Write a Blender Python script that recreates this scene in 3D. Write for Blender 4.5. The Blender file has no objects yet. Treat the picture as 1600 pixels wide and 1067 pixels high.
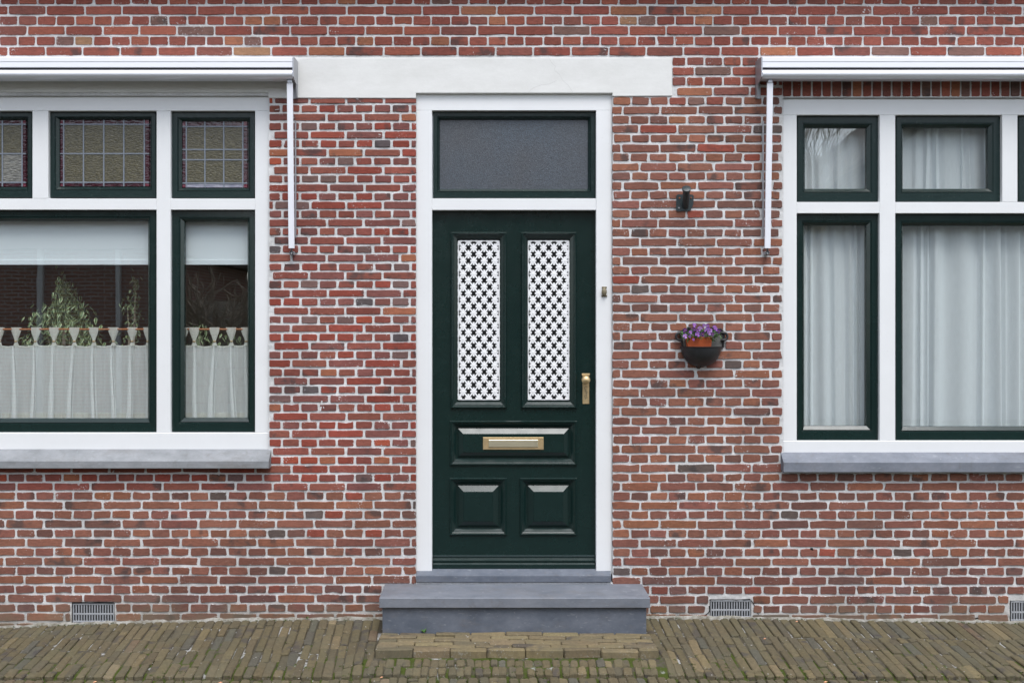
import bpy, math, random
import numpy as np
from mathutils import Vector, Matrix, noise as mn

random.seed(11)
rng = np.random.default_rng(5)
R = math.radians
S = bpy.context.scene
COL = S.collection

# ------------------------------------------------------------------ camera
PPM, D = 270.0, 6.0                 # photo pixels per metre on the wall plane, wall distance
CX, CZ = (765 - 800) / PPM, (965 - 510) / PPM
cam_d = bpy.data.cameras.new('camera')
cam = bpy.data.objects.new('camera', cam_d)
COL.objects.link(cam)
cam.location = (CX, -D, CZ)
cam.rotation_euler = (R(90), 0, 0)
cam_d.sensor_width = 36
cam_d.lens = 36 * D * PPM / 1600
cam_d.shift_x = (800 - 765) / 1600
cam_d.shift_y = -(533.5 - 510) / 1600
cam_d.clip_end = 1000
S.camera = cam

# ------------------------------------------------------------------ world, sun, exposure
SUN_EL, SUN_AZ = 62.0, 14.0          # azimuth measured from the -Y side towards +X
w = bpy.data.worlds.new('World')
S.world = w
w.use_nodes = True
nt = w.node_tree
nt.nodes.clear()
sky = nt.nodes.new('ShaderNodeTexSky')
sky.sky_type = 'NISHITA'
sky.sun_disc = False
sky.sun_elevation = R(SUN_EL)
sky.sun_rotation = R(180 - SUN_AZ)
sky.dust_density = 1.0
hs = nt.nodes.new('ShaderNodeHueSaturation')
hs.inputs['Saturation'].default_value = 0.40
bg = nt.nodes.new('ShaderNodeBackground')
bg.inputs['Strength'].default_value = 0.15
out = nt.nodes.new('ShaderNodeOutputWorld')
nt.links.new(sky.outputs[0], hs.inputs['Color'])
nt.links.new(hs.outputs[0], bg.inputs['Color'])
nt.links.new(bg.outputs[0], out.inputs['Surface'])

sd = bpy.data.lights.new('sun', 'SUN')
sd.energy = 1.45
sd.angle = R(32)
sd.color = (1.0, 0.985, 0.965)
sun = bpy.data.objects.new('sun', sd)
COL.objects.link(sun)
sun.rotation_euler = (R(90 - SUN_EL), 0, R(SUN_AZ))
sun.location = (0, -5, 8)

S.view_settings.view_transform = 'Standard'
S.view_settings.look = 'None'
S.view_settings.gamma = 1.0
S.view_settings.use_curve_mapping = False
S.view_settings.exposure = 1.02
S.render.engine = 'CYCLES'
S.cycles.max_bounces = 8
S.cycles.transparent_max_bounces = 16
S.cycles.caustics_reflective = False
S.cycles.caustics_refractive = False

# ------------------------------------------------------------------ helpers
def XX(px, Y=0.0):
    return CX + (px - 765) / PPM * (D + Y) / D

def ZZ(py, Y=0.0):
    return CZ - (py - 510) / PPM * (D + Y) / D

WLOC = {}

def wloc(o):
    return WLOC.get(o.name, Vector((0, 0, 0))) if o else Vector((0, 0, 0))

def tag(o, label=None, cat=None, group=None, kind=None):
    if label: o['label'] = label
    if cat: o['category'] = cat
    if group: o['group'] = group
    if kind: o['kind'] = kind
    return o

def empty(name, loc, label, cat, group=None):
    o = bpy.data.objects.new(name, None)
    COL.objects.link(o)
    o.location = loc
    o.empty_display_size = 0.1
    WLOC[o.name] = Vector(loc)
    return tag(o, label, cat, group)

class MB:
    def __init__(self):
        self.v, self.f, self.c, self.e = [], [], [], []

    def add(self, vs, fs, col=None, edge=None):
        n = len(self.v)
        self.v += [tuple(p) for p in vs]
        self.f += [tuple(i + n for i in f) for f in fs]
        if col is not None:
            self.c += [col] * len(vs)
            self.e += edge if edge else [0.0] * len(vs)
        return self

    # box given by pixel rect on its front plane
    def pbox(self, x0, y0, x1, y1, Yf, Yb, c=0.0015, **k):
        return self.box(XX(x0, Yf), XX(x1, Yf), Yf, Yb, ZZ(y1, Yf), ZZ(y0, Yf), c, **k)

    def box(self, X0, X1, Yf, Yb, Z0, Z1, c=0.0015, col=None):
        if c > 0:
            vs = [(X0 + c, Yf, Z0 + c), (X1 - c, Yf, Z0 + c), (X1 - c, Yf, Z1 - c), (X0 + c, Yf, Z1 - c),
                  (X0, Yf + c, Z0), (X1, Yf + c, Z0), (X1, Yf + c, Z1), (X0, Yf + c, Z1),
                  (X0, Yb, Z0), (X1, Yb, Z0), (X1, Yb, Z1), (X0, Yb, Z1)]
            fs = [(0, 1, 2, 3)]
            for a in range(4):
                b = (a + 1) % 4
                fs.append((a + 4, b + 4, b, a))
                fs.append((a + 8, b + 8, b + 4, a + 4))
            fs.append((11, 10, 9, 8))
        else:
            vs = [(X0, Yf, Z0), (X1, Yf, Z0), (X1, Yf, Z1), (X0, Yf, Z1),
                  (X0, Yb, Z0), (X1, Yb, Z0), (X1, Yb, Z1), (X0, Yb, Z1)]
            fs = [(0, 1, 2, 3), (7, 6, 5, 4)]
            for a in range(4):
                b = (a + 1) % 4
                fs.append((a + 4, b + 4, b, a))
        return self.add(vs, fs, col)

    # concentric mitred rings: profile = [(inset, Y)], rect in metres
    def rings(self, X0, X1, Z0, Z1, prof, cap=False):
        vs, fs = [], []
        for ins, Y in prof:
            vs += [(X0 + ins, Y, Z0 + ins), (X1 - ins, Y, Z0 + ins), (X1 - ins, Y, Z1 - ins), (X0 + ins, Y, Z1 - ins)]
        for i in range(len(prof) - 1):
            for a in range(4):
                b = (a + 1) % 4
                fs.append((i * 4 + a, i * 4 + b, i * 4 + 4 + b, i * 4 + 4 + a))
        if cap:
            k = (len(prof) - 1) * 4
            fs.append((k, k + 1, k + 2, k + 3))
        return self.add(vs, fs)

    def tube(self, pts, rad, n=10, cap=True):
        pts = [Vector(p) for p in pts]
        rs = rad if isinstance(rad, (list, tuple)) else [rad] * len(pts)
        vs, fs = [], []
        up = None
        for i, p in enumerate(pts):
            t = (pts[min(i + 1, len(pts) - 1)] - pts[max(i - 1, 0)]).normalized()
            if up is None:
                up = Vector((0, 0, 1)) if abs(t.z) < .9 else Vector((1, 0, 0))
            u = t.cross(up).normalized()
            v = u.cross(t).normalized()
            up = v
            for k in range(n):
                a = 2 * math.pi * k / n
                vs.append(p + (u * math.cos(a) + v * math.sin(a)) * rs[i])
        for i in range(len(pts) - 1):
            for k in range(n):
                b = (k + 1) % n
                fs.append((i * n + k, i * n + b, i * n + n + b, i * n + n + k))
        if cap:
            fs.append(tuple(range(n - 1, -1, -1)))
            fs.append(tuple((len(pts) - 1) * n + k for k in range(n)))
        return self.add(vs, fs)

    # extrude a (Y,Z) section along X
    def extrude(self, sec, X0, X1):
        n = len(sec)
        vs = [(X0, y, z) for y, z in sec] + [(X1, y, z) for y, z in sec]
        fs = [(a, (a + 1) % n, n + (a + 1) % n, n + a) for a in range(n)]
        fs += [tuple(range(n - 1, -1, -1)), tuple(range(n, 2 * n))]
        return self.add(vs, fs)

    def sphere(self, c, r, sc=(1, 1, 1), nu=14, nv=9):
        vs, fs = [], []
        for j in range(nv + 1):
            t = math.pi * j / nv
            for i in range(nu):
                a = 2 * math.pi * i / nu
                vs.append((c[0] + r * sc[0] * math.sin(t) * math.cos(a), c[1] + r * sc[1] * math.sin(t) * math.sin(a), c[2] + r * sc[2] * math.cos(t)))
        for j in range(nv):
            for i in range(nu):
                b = (i + 1) % nu
                fs.append((j * nu + i, j * nu + b, j * nu + nu + b, j * nu + nu + i))
        return self.add(vs, fs)

    def build(self, name, mat, parent=None, smooth=False, fix=True):
        me = bpy.data.meshes.new(name)
        V = np.array(self.v, dtype=np.float64)
        ctr = (V.min(0) + V.max(0)) / 2
        V = V - ctr
        me.from_pydata(V.tolist(), [], self.f)
        if self.c:
            ca = me.color_attributes.new('Col', 'FLOAT_COLOR', 'POINT')
            ca.data.foreach_set('color', np.array([(*c[:3], 1.0) for c in self.c], dtype=np.float32).ravel())
            ea = me.attributes.new('edge', 'FLOAT', 'POINT')
            ea.data.foreach_set('value', np.array(self.e, dtype=np.float32))
            sa = me.attributes.new('seed', 'FLOAT', 'POINT')
            sa.data.foreach_set('value', np.array([c[3] for c in self.c], dtype=np.float32))
        if fix:
            import bmesh
            bm = bmesh.new(); bm.from_mesh(me)
            bmesh.ops.recalc_face_normals(bm, faces=bm.faces)
            bm.to_mesh(me); bm.free()
        if smooth:
            me.polygons.foreach_set('use_smooth', [True] * len(me.polygons))
            try:
                me.set_sharp_from_angle(angle=R(38))
            except Exception:
                pass
        me.materials.append(mat)
        o = bpy.data.objects.new(name, me)
        COL.objects.link(o)
        if parent:
            o.parent = parent
        o.location = Vector(ctr) - wloc(parent)
        WLOC[o.name] = Vector(ctr)
        return o

# ------------------------------------------------------------------ materials
def newmat(name):
    m = bpy.data.materials.new(name)
    m.use_nodes = True
    n = m.node_tree
    n.nodes.clear()
    o = n.nodes.new('ShaderNodeOutputMaterial')
    return m, n, o

def N(n, t, **k):
    x = n.nodes.new(t)
    for a, b in k.items():
        if a.startswith('_'):
            x.inputs[a[1:].replace('_', ' ')].default_value = b
        else:
            setattr(x, a, b)
    return x

def noise_node(n, vec, scale, detail=4.0, rough=.6, sc=None, off=None):
    if sc or off is not None:
        mp = n.nodes.new('ShaderNodeMapping')
        n.links.new(vec, mp.inputs['Vector'])
        if sc: mp.inputs['Scale'].default_value = sc
        if off is not None: mp.inputs['Location'].default_value = off
        vec = mp.outputs[0]
    t = n.nodes.new('ShaderNodeTexNoise')
    t.inputs['Scale'].default_value = scale
    t.inputs['Detail'].default_value = detail
    t.inputs['Roughness'].default_value = rough
    n.links.new(vec, t.inputs['Vector'])
    return t.outputs['Fac']

def ramp(n, fac, p0, p1, c0=(0, 0, 0, 1), c1=(1, 1, 1, 1)):
    r = n.nodes.new('ShaderNodeValToRGB')
    r.color_ramp.elements[0].position = p0
    r.color_ramp.elements[1].position = p1
    r.color_ramp.elements[0].color = c0
    r.color_ramp.elements[1].color = c1
    n.links.new(fac, r.inputs[0])
    return r.outputs[0]

def mix(n, fac, a, b, mode='MIX'):
    x = n.nodes.new('ShaderNodeMix')
    x.data_type = 'RGBA'
    x.blend_type = mode
    for s, v in ((x.inputs[0], fac), (x.inputs[6], a), (x.inputs[7], b)):
        if hasattr(v, 'is_output'):
            n.links.new(v, s)
        elif isinstance(v, (int, float)):
            s.default_value = v
        else:
            s.default_value = (*v[:3], 1)
    return x.outputs[2]

def math_n(n, op, a, b=0.0, c=None):
    x = n.nodes.new('ShaderNodeMath')
    x.operation = op
    for i, v in enumerate((a, b) if c is None else (a, b, c)):
        if hasattr(v, 'is_output'):
            n.links.new(v, x.inputs[i])
        else:
            x.inputs[i].default_value = v
    return x.outputs[0]

def bump(n, h, strength, dist=0.002):
    b = n.nodes.new('ShaderNodeBump')
    b.inputs['Strength'].default_value = strength
    b.inputs['Distance'].default_value = dist
    n.links.new(h, b.inputs['Height'])
    return b.outputs[0]

def pos(n):
    return n.nodes.new('ShaderNodeNewGeometry').outputs['Position']

def finish(n, o, color, rough, normal=None, metal=0.0, spec=None, coat=None):
    p = n.nodes.new('ShaderNodeBsdfPrincipled')
    for key, v in (('Base Color', color), ('Roughness', rough)):
        if hasattr(v, 'is_output'):
            n.links.new(v, p.inputs[key])
        else:
            p.inputs[key].default_value = (*v[:3], 1) if key == 'Base Color' else v
    p.inputs['Metallic'].default_value = metal
    if spec is not None: p.inputs['Specular IOR Level'].default_value = spec
    if coat: p.inputs['Coat Weight'].default_value = coat
    if normal: n.links.new(normal, p.inputs['Normal'])
    n.links.new(p.outputs[0], o.inputs[0])
    return p

def simple(name, col, rough=.5, var=.12, scale=30, bstr=.15, bdist=.001, metal=0.0, spec=None, stretch=None, bscale=None, coat=None, rvar=0.0):
    m, n, o = newmat(name)
    P = pos(n)
    f = noise_node(n, P, scale, 5, .6, stretch)
    c = mix(n, f, [x * (1 - var) for x in col], [min(1, x * (1 + var)) for x in col])
    f2 = noise_node(n, P, bscale or scale * 4, 4, .6, stretch)
    r = rough
    if rvar:
        r = math_n(n, 'MULTIPLY_ADD', noise_node(n, P, scale * .7, 4), rvar * 2, rough - rvar)
    finish(n, o, c, r, bump(n, f2, bstr, bdist), metal, spec, coat)
    return m

def brick_mat(name, vertical=True, lime=(.68, .68, .68), lime_amt=1.0, grime=True):
    m, n, o = newmat(name)
    P = pos(n)
    at = N(n, 'ShaderNodeAttribute', attribute_name='Col')
    se = N(n, 'ShaderNodeAttribute', attribute_name='seed').outputs['Fac']
    ed = N(n, 'ShaderNodeAttribute', attribute_name='edge').outputs['Fac']
    cx = N(n, 'ShaderNodeCombineXYZ')
    for i in range(3):
        n.links.new(math_n(n, 'MULTIPLY', se, (31.7, 17.3, 53.1)[i]), cx.inputs[i])
    va = N(n, 'ShaderNodeVectorMath', operation='ADD')
    n.links.new(P, va.inputs[0]); n.links.new(cx.outputs[0], va.inputs[1])
    V = va.outputs[0]
    st = (1, 1, 3.2) if vertical else (1.5, 1.5, 1)
    f1 = noise_node(n, V, 34, 6, .72, st)
    c = mix(n, 1.0, at.outputs['Color'], ramp(n, f1, .25, .78, (.64, .64, .66, 1), (1.28, 1.26, 1.24, 1)), 'MULTIPLY')
    # burnt, darker ends on some bricks
    f2 = noise_node(n, V, 11, 3, .5)
    lim = math_n(n, 'FRACT', math_n(n, 'MULTIPLY', se, 7.31))
    thr = math_n(n, 'MULTIPLY_ADD', lim, .34, .56)
    k = math_n(n, 'MULTIPLY', math_n(n, 'SUBTRACT', f2, math_n(n, 'SUBTRACT', thr, 0.06)), 9.0)
    kc = N(n, 'ShaderNodeClamp'); n.links.new(k, kc.inputs[0])
    c = mix(n, math_n(n, 'MULTIPLY', kc.outputs[0], .7), c, (.050, .044, .044))
    # light flecks and lime left from pointing
    f3 = noise_node(n, V, 95, 4, .7)
    fl = noise_node(n, V, 9, 2, .5)
    a = math_n(n, 'ADD', math_n(n, 'MULTIPLY', ed, .14 * lime_amt), math_n(n, 'ADD', math_n(n, 'MULTIPLY', f3, .7), math_n(n, 'MULTIPLY', fl, .3)))
    sp = ramp(n, a, .655, .70)
    c = mix(n, math_n(n, 'MULTIPLY', sp, .82 * lime_amt), c, lime)
    # small dark pits
    f4 = noise_node(n, V, 150, 3, .6)
    c = mix(n, math_n(n, 'MULTIPLY', ramp(n, f4, .60, .72), .45), c, (.05, .03, .025))
    if grime:
        c = grime_mix(n, c, P, vertical)
    h = math_n(n, 'ADD', math_n(n, 'MULTIPLY', f1, .8), math_n(n, 'MULTIPLY', f3, .5))
    finish(n, o, c, .86, bump(n, h, .7, .003), spec=.3)
    return m

def grime_mix(n, c, P, vertical=True):
    sx = N(n, 'ShaderNodeSeparateXYZ'); n.links.new(P, sx.inputs[0])
    nz = noise_node(n, P, 4.5, 5, .65)
    if vertical:      # broad soot and bleaching, a metre or so across, with fine vertical run-off streaks
        wz = math_n(n, 'ADD', math_n(n, 'MULTIPLY', noise_node(n, P, 1.3, 5, .62, off=(3, 0, 7)), .65), math_n(n, 'MULTIPLY', noise_node(n, P, 5.5, 4, .6, (1, 1, .22)), .35))
        c = mix(n, 1.0, c, ramp(n, wz, .36, .64, (.80, .79, .78, 1), (1.13, 1.12, 1.11, 1)), 'MULTIPLY')
    if vertical:      # green-brown splash dirt on the lowest courses, with an uneven edge
        t = math_n(n, 'ADD', math_n(n, 'MULTIPLY', sx.outputs[2], -5.5), math_n(n, 'MULTIPLY_ADD', nz, 1.9, -.36))
        cl = N(n, 'ShaderNodeClamp'); n.links.new(t, cl.inputs[0])
        return mix(n, math_n(n, 'MULTIPLY', cl.outputs[0], .72), c, (.165, .140, .092))
    cl = ramp(n, nz, .45, .68)
    return mix(n, math_n(n, 'MULTIPLY', cl, .45), c, (.10, .095, .065))

M = {}
M['brick'] = brick_mat('brick_face')
M['paver'] = brick_mat('paver_face', False, (.36, .35, .31), .55, True)

m, n, o = newmat('mortar')
P = pos(n)
c = mix(n, noise_node(n, P, 26, 6, .7), (.50, .505, .51), (.74, .745, .75))
c = mix(n, math_n(n, 'MULTIPLY', ramp(n, noise_node(n, P, 140, 3, .7), .58, .70), .5), c, (.24, .22, .20))
c = grime_mix(n, c, P)
finish(n, o, c, .92, bump(n, noise_node(n, P, 160, 6, .7), .8, .003), spec=.2)
M['mortar'] = m

m, n, o = newmat('mortar_dirty')
P = pos(n)
c = mix(n, ramp(n, noise_node(n, P, 13, 7, .75), .35, .68), (.15, .135, .10), (.42, .41, .38))
c = mix(n, math_n(n, 'MULTIPLY', ramp(n, noise_node(n, P, 80, 3, .7), .55, .7), .6), c, (.06, .05, .035))
finish(n, o, c, .95, bump(n, noise_node(n, P, 120, 6, .7), 1, .004), spec=.1)
M['mortar_dirty'] = m

m, n, o = newmat('joint_soil')
P = pos(n)
c = mix(n, noise_node(n, P, 55, 5, .7), (.040, .036, .026), (.12, .105, .078))
c = mix(n, ramp(n, noise_node(n, P, 6.5, 4, .7), .56, .62), c, (.34, .34, .33))
sx = N(n, 'ShaderNodeSeparateXYZ'); n.links.new(P, sx.inputs[0])
g = math_n(n, 'ADD', math_n(n, 'MULTIPLY_ADD', sx.outputs[1], -.42, -.16), math_n(n, 'MULTIPLY', noise_node(n, P, 7, 4, .7, off=(5, 3, 1)), .95))
c = mix(n, ramp(n, g, .53, .60), c, (.055, .072, .016))
finish(n, o, c, .95, bump(n, noise_node(n, P, 180, 4, .7), 1, .004), spec=.1)
M['soil'] = m

# white paint: very slight dirt, brush marks
m, n, o = newmat('white_paint')
P = pos(n)
c = mix(n, noise_node(n, P, 3.2, 6, .7), (.80, .808, .815), (.70, .708, .71))
c = mix(n, math_n(n, 'MULTIPLY', ramp(n, noise_node(n, P, 70, 3, .6), .70, .76), .35), c, (.42, .40, .36))
finish(n, o, c, .38, bump(n, noise_node(n, P, 90, 3, .6, (1, 1, .15)), .25, .0008))
M['white'] = m

m, n, o = newmat('green_paint')
P = pos(n)
c = mix(n, noise_node(n, P, 9, 6, .7), (.0042, .0155, .0140), (.0070, .0215, .0195))
c = mix(n, math_n(n, 'MULTIPLY', ramp(n, noise_node(n, P, 60, 5, .75), .66, .74), .35), c, (.06, .075, .07))
r = math_n(n, 'MULTIPLY_ADD', noise_node(n, P, 14, 4, .7), .22, .10)
h = math_n(n, 'ADD', noise_node(n, P, 60, 4, .6, (1, 1, .08)), math_n(n, 'MULTIPLY', noise_node(n, P, 8, 2), 1.5))
finish(n, o, c, r, bump(n, h, .14, .0012), spec=.5)
M['green'] = m

# weathered green for the small top sashes: flaking, rougher
m, n, o = newmat('green_paint_weathered')
P = pos(n)
c = mix(n, noise_node(n, P, 12, 6, .7), (.0042, .0150, .0140), (.010, .026, .024))
c = mix(n, math_n(n, 'MULTIPLY', ramp(n, noise_node(n, P, 46, 6, .8), .60, .68), .55), c, (.085, .105, .10))
h = noise_node(n, P, 50, 6, .75, (1, 1, 1))
finish(n, o, c, .24, bump(n, h, .7, .002), spec=.4)
M['green_old'] = m

def stone(name, a, b, scale=6, rough=.55, spots=.3):
    m, n, o = newmat(name)
    P = pos(n)
    f = noise_node(n, P, scale, 8, .68, (1, 1.6, 1.6))
    c = mix(n, ramp(n, f, .36, .64), a, b)
    c = mix(n, math_n(n, 'MULTIPLY', ramp(n, noise_node(n, P, scale * 3.1, 6, .75), .55, .72), .35), c, (.115, .098, .080))
    c = mix(n, math_n(n, 'MULTIPLY', ramp(n, noise_node(n, P, 2.6, 5, .7, (1, 1, 3), (4, 1, 2)), .54, .70), .30), c, (.125, .10, .078))
    c = mix(n, math_n(n, 'MULTIPLY', ramp(n, noise_node(n, P, 42, 4, .7), .67, .73), spots), c, (.42, .43, .44))
    c = mix(n, math_n(n, 'MULTIPLY', ramp(n, noise_node(n, P, 26, 2, .5, (1, 1, 5)), .66, .70), spots * .8), c, (.36, .38, .40))
    finish(n, o, c, rough, bump(n, noise_node(n, P, 210, 5, .7), .35, .001), spec=.4)
    return m
M['bluestone'] = stone('blue_limestone', (.085, .100, .128), (.135, .150, .182), 7)
M['bluestone_top'] = stone('blue_limestone_worn', (.135, .150, .178), (.190, .203, .232), 5, .6)
M['sillstone_left'] = stone('grey_sill_stone', (.19, .20, .21), (.27, .28, .295), 7, .7)
M['sillstone_right'] = stone('blue_sill_stone', (.14, .155, .185), (.20, .215, .25), 7, .6)

m, n, o = newmat('lintel_paint')
P = pos(n)
c = mix(n, ramp(n, noise_node(n, P, 4, 7, .75, (1, 1, 2.5)), .32, .70), (.66, .657, .635), (.755, .752, .735))
c = mix(n, math_n(n, 'MULTIPLY', ramp(n, noise_node(n, P, 85, 4, .7), .68, .74), .3), c, (.40, .38, .33))
finish(n, o, c, .75, bump(n, noise_node(n, P, 60, 6, .7), .35, .002), spec=.3)
M['lintel'] = m
M['crack'] = simple('crack_dirt', (.52, .51, .49), .9)

M['aluminium_white'] = simple('white_powder_coat', (.80, .81, .86), .33, .03, 4, .05, rvar=.05)
M['aluminium'] = simple('anodised_aluminium', (.80, .81, .86), .40, .04, 3, .06, metal=.6, stretch=(.1, 1, 1), rvar=.05)
M['aluminium_grey'] = simple('grey_aluminium', (.42, .43, .46), .4, .06, 12, .1, metal=.6)
M['dark_slot'] = simple('slot_black', (.010, .010, .018), .6)  # near-black for the awning slot, its darkness put into the colour
M['brass'] = simple('worn_brass', (.66, .50, .28), .5, .14, 45, .2, metal=1, rvar=.10)
M['brass_flap'] = simple('polished_brass', (.88, .80, .58), .40, .06, 20, .1, metal=1, stretch=(.3, 1, 1), rvar=.06)
M['bronze'] = simple('aged_bronze', (.20, .17, .11), .5, .3, 240, .4, .001, metal=.3)
M['castiron'] = simple('black_cast_iron', (.020, .021, .023), .42, .35, 50, .6, .002, spec=.5, rvar=.1)
M['cauldron_in'] = simple('dusty_cast_iron', (.13, .13, .12), .7, .3, 60, .5, .002)
M['iron_bracket'] = simple('painted_dark_iron', (.022, .034, .038), .38, .4, 60, .6, .0015, rvar=.1)
M['rust'] = simple('rust', (.22, .07, .03), .8, .3, 200)
M['terracotta'] = simple('orange_plastic', (.52, .105, .028), .5, .12, 40)
M['vent'] = simple('grey_vent_metal', (.36, .375, .40), .5, .25, 80, .5, .001, metal=.3)
M['grille'] = simple('white_cast_grille', (.80, .80, .81), .42, .04, 60, .1)
M['lead'] = simple('lead_came', (.20, .225, .265), .48, .2, 90, .3, metal=.2)
M['wood_rod'] = simple('varnished_pine', (.42, .15, .055), .4, .25, 40, stretch=(.1, 1, 1))
M['bead'] = simple('pale_wood', (.50, .36, .20), .5, .2, 60)
M['blind'] = simple('blind_fabric', (.84, .89, .93), .8, .02, 60, .1)
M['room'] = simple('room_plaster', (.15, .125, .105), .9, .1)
M['roomfloor'] = simple('room_floor', (.09, .055, .035), .6, .2)
M['black'] = simple('void_black', (.006, .006, .006), .9)
M['bark'] = simple('bark', (.40, .34, .27), .9, .3, 60)
M['pot'] = simple('glazed_pot', (.20, .16, .12), .4, .1)
M['asphalt'] = simple('asphalt', (.055, .055, .053), .9, .25, 60, .6, .004)
M['kerb'] = simple('kerb_concrete', (.26, .255, .24), .85, .2, 30, .4)
M['grass_far'] = simple('verge_grass', (.055, .075, .025), .9, .4, 20)
M['moss'] = simple('moss_green', (.065, .095, .016), .9, .4, 140, .3)
M['weed'] = simple('weed_leaf', (.07, .17, .03), .6, .3, 90)
M['litter'] = simple('pale_chip', (.42, .40, .36), .8, .5, 90)
M['litter_orange'] = simple('dry_petal', (.55, .27, .15), .7, .2, 90)
M['wood_fence'] = simple('grey_fence_wood', (.60, .57, .50), .85, .3, 20, .4, stretch=(.2, 1, 1))
M['far_render'] = simple('grey_render', (.30, .30, .31), .9, .15, 3)
M['roof'] = simple('dark_roof_tile', (.05, .035, .03), .7, .3, 14)

def glass_mat(name, refl=.085, tint=(.975, .99, .985), wav=.03):
    m, n, o = newmat(name)
    P = pos(n)
    tr = N(n, 'ShaderNodeBsdfTransparent'); tr.inputs[0].default_value = (*tint, 1)
    gl = N(n, 'ShaderNodeBsdfGlossy'); gl.inputs['Roughness'].default_value = 0.0
    n.links.new(bump(n, noise_node(n, P, 3, 2, .4), wav, .01), gl.inputs['Normal'])
    # Schlick's Fresnel, the same from both sides of each face
    lw = N(n, 'ShaderNodeLayerWeight'); lw.inputs[0].default_value = .5
    f0 = refl / 2
    f = math_n(n, 'MULTIPLY_ADD', math_n(n, 'POWER', lw.outputs['Facing'], 5.0), 1 - f0, f0)
    mx = N(n, 'ShaderNodeMixShader')
    n.links.new(f, mx.inputs[0]); n.links.new(tr.outputs[0], mx.inputs[1]); n.links.new(gl.outputs[0], mx.inputs[2])
    n.links.new(mx.outputs[0], o.inputs[0])
    return m
M['glass'] = glass_mat('window_glass', .20)

m, n, o = newmat('frosted_glass')
P = pos(n)
v = N(n, 'ShaderNodeTexVoronoi'); v.inputs['Scale'].default_value = 210
n.links.new(P, v.inputs['Vector'])
f = noise_node(n, P, 170, 3, .7)
c = mix(n, ramp(n, noise_node(n, P, 3, 3), .3, .7), (.100, .105, .115), (.092, .118, .150))
c = mix(n, ramp(n, f, .35, .7), [.045, .050, .058], c)
finish(n, o, c, .34, bump(n, v.outputs['Distance'], .6, .002), spec=.5)
M['frosted'] = m

def cathedral(name, a, b, rough=.22, bs=1.0, sc=62):
    m, n, o = newmat(name)
    P = pos(n)
    f = noise_node(n, P, sc, 2, .5, (.7, 1, 2.1))
    c = mix(n, ramp(n, f, .35, .65), a, b)
    finish(n, o, c, rough, bump(n, f, bs, .006), spec=.7)
    return m
M['amber_glass'] = cathedral('amber_cathedral_glass', (.046, .041, .020), (.100, .088, .046), .25, .6, 95)
M['pale_glass'] = cathedral('grey_cathedral_glass', (.10, .10, .09), (.20, .195, .17))
M['maroon_glass'] = cathedral('maroon_glass', (.028, .006, .010), (.065, .014, .024), .12, .5, 40)
M['ruby_glass'] = cathedral('ruby_corner_glass', (.11, .012, .03), (.17, .02, .04), .15, .3)
M['milky_glass'] = cathedral('milky_border_glass', (.20, .20, .27), (.34, .34, .40), .2, .4, 30)

def fabric(name, col, opac=.62, trans=.4, weave=700, backcol=None):
    m, n, o = newmat(name)
    P = pos(n)
    di = N(n, 'ShaderNodeBsdfDiffuse'); di.inputs[0].default_value = (*col, 1)
    tl = N(n, 'ShaderNodeBsdfTranslucent'); tl.inputs[0].default_value = (*col, 1)
    m1 = N(n, 'ShaderNodeMixShader'); m1.inputs[0].default_value = trans
    n.links.new(di.outputs[0], m1.inputs[1]); n.links.new(tl.outputs[0], m1.inputs[2])
    tr = N(n, 'ShaderNodeBsdfTransparent')
    lw = N(n, 'ShaderNodeLayerWeight'); lw.inputs[0].default_value = .5
    # a slanted weave closes up: opacity rises towards grazing angles
    fac = math_n(n, 'ADD', opac, math_n(n, 'MULTIPLY', lw.outputs['Facing'], (1 - opac) * 1.7))
    nz = noise_node(n, P, 90, 3, .6, (1, 1, .25))
    fac = math_n(n, 'MINIMUM', math_n(n, 'ADD', fac, math_n(n, 'MULTIPLY_ADD', nz, .14, -.07)), 1.0)
    m2 = N(n, 'ShaderNodeMixShader')
    n.links.new(fac, m2.inputs[0]); n.links.new(tr.outputs[0], m2.inputs[1]); n.links.new(m1.outputs[0], m2.inputs[2])
    n.links.new(m2.outputs[0], o.inputs[0])
    return m
M['voile_cream'] = fabric('cream_voile', (.95, .965, .96), .93)
M['voile_cream_hem'] = fabric('cream_voile_double', (.90, .90, .84), .92)
M['voile_white'] = fabric('white_voile', (.91, .945, .97), .80, .10)

m, n, o = newmat('variegated_leaf')
P = pos(n)
at = N(n, 'ShaderNodeAttribute', attribute_name='edge').outputs['Fac']
f = math_n(n, 'ADD', at, math_n(n, 'MULTIPLY_ADD', noise_node(n, P, 130, 2), .5, -.25))
c = mix(n, ramp(n, f, .42, .58), (.050, .12, .034), (.40, .47, .26))
finish(n, o, c, .4, None)
M['ficus'] = m
M['pansy_leaf'] = simple('pansy_leaf', (.055, .13, .032), .5, .4, 120)
M['pansy_mid'] = simple('pansy_petal', (.26, .095, .42), .7, .3, 140)
M['pansy_dark'] = simple('dark_pansy_petal', (.14, .025, .22), .7, .3, 140)
M['pansy_light'] = simple('light_pansy_petal', (.42, .22, .60), .7, .2, 140)
M['pansy_eye'] = simple('pansy_eye', (.75, .50, .05), .6)

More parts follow.
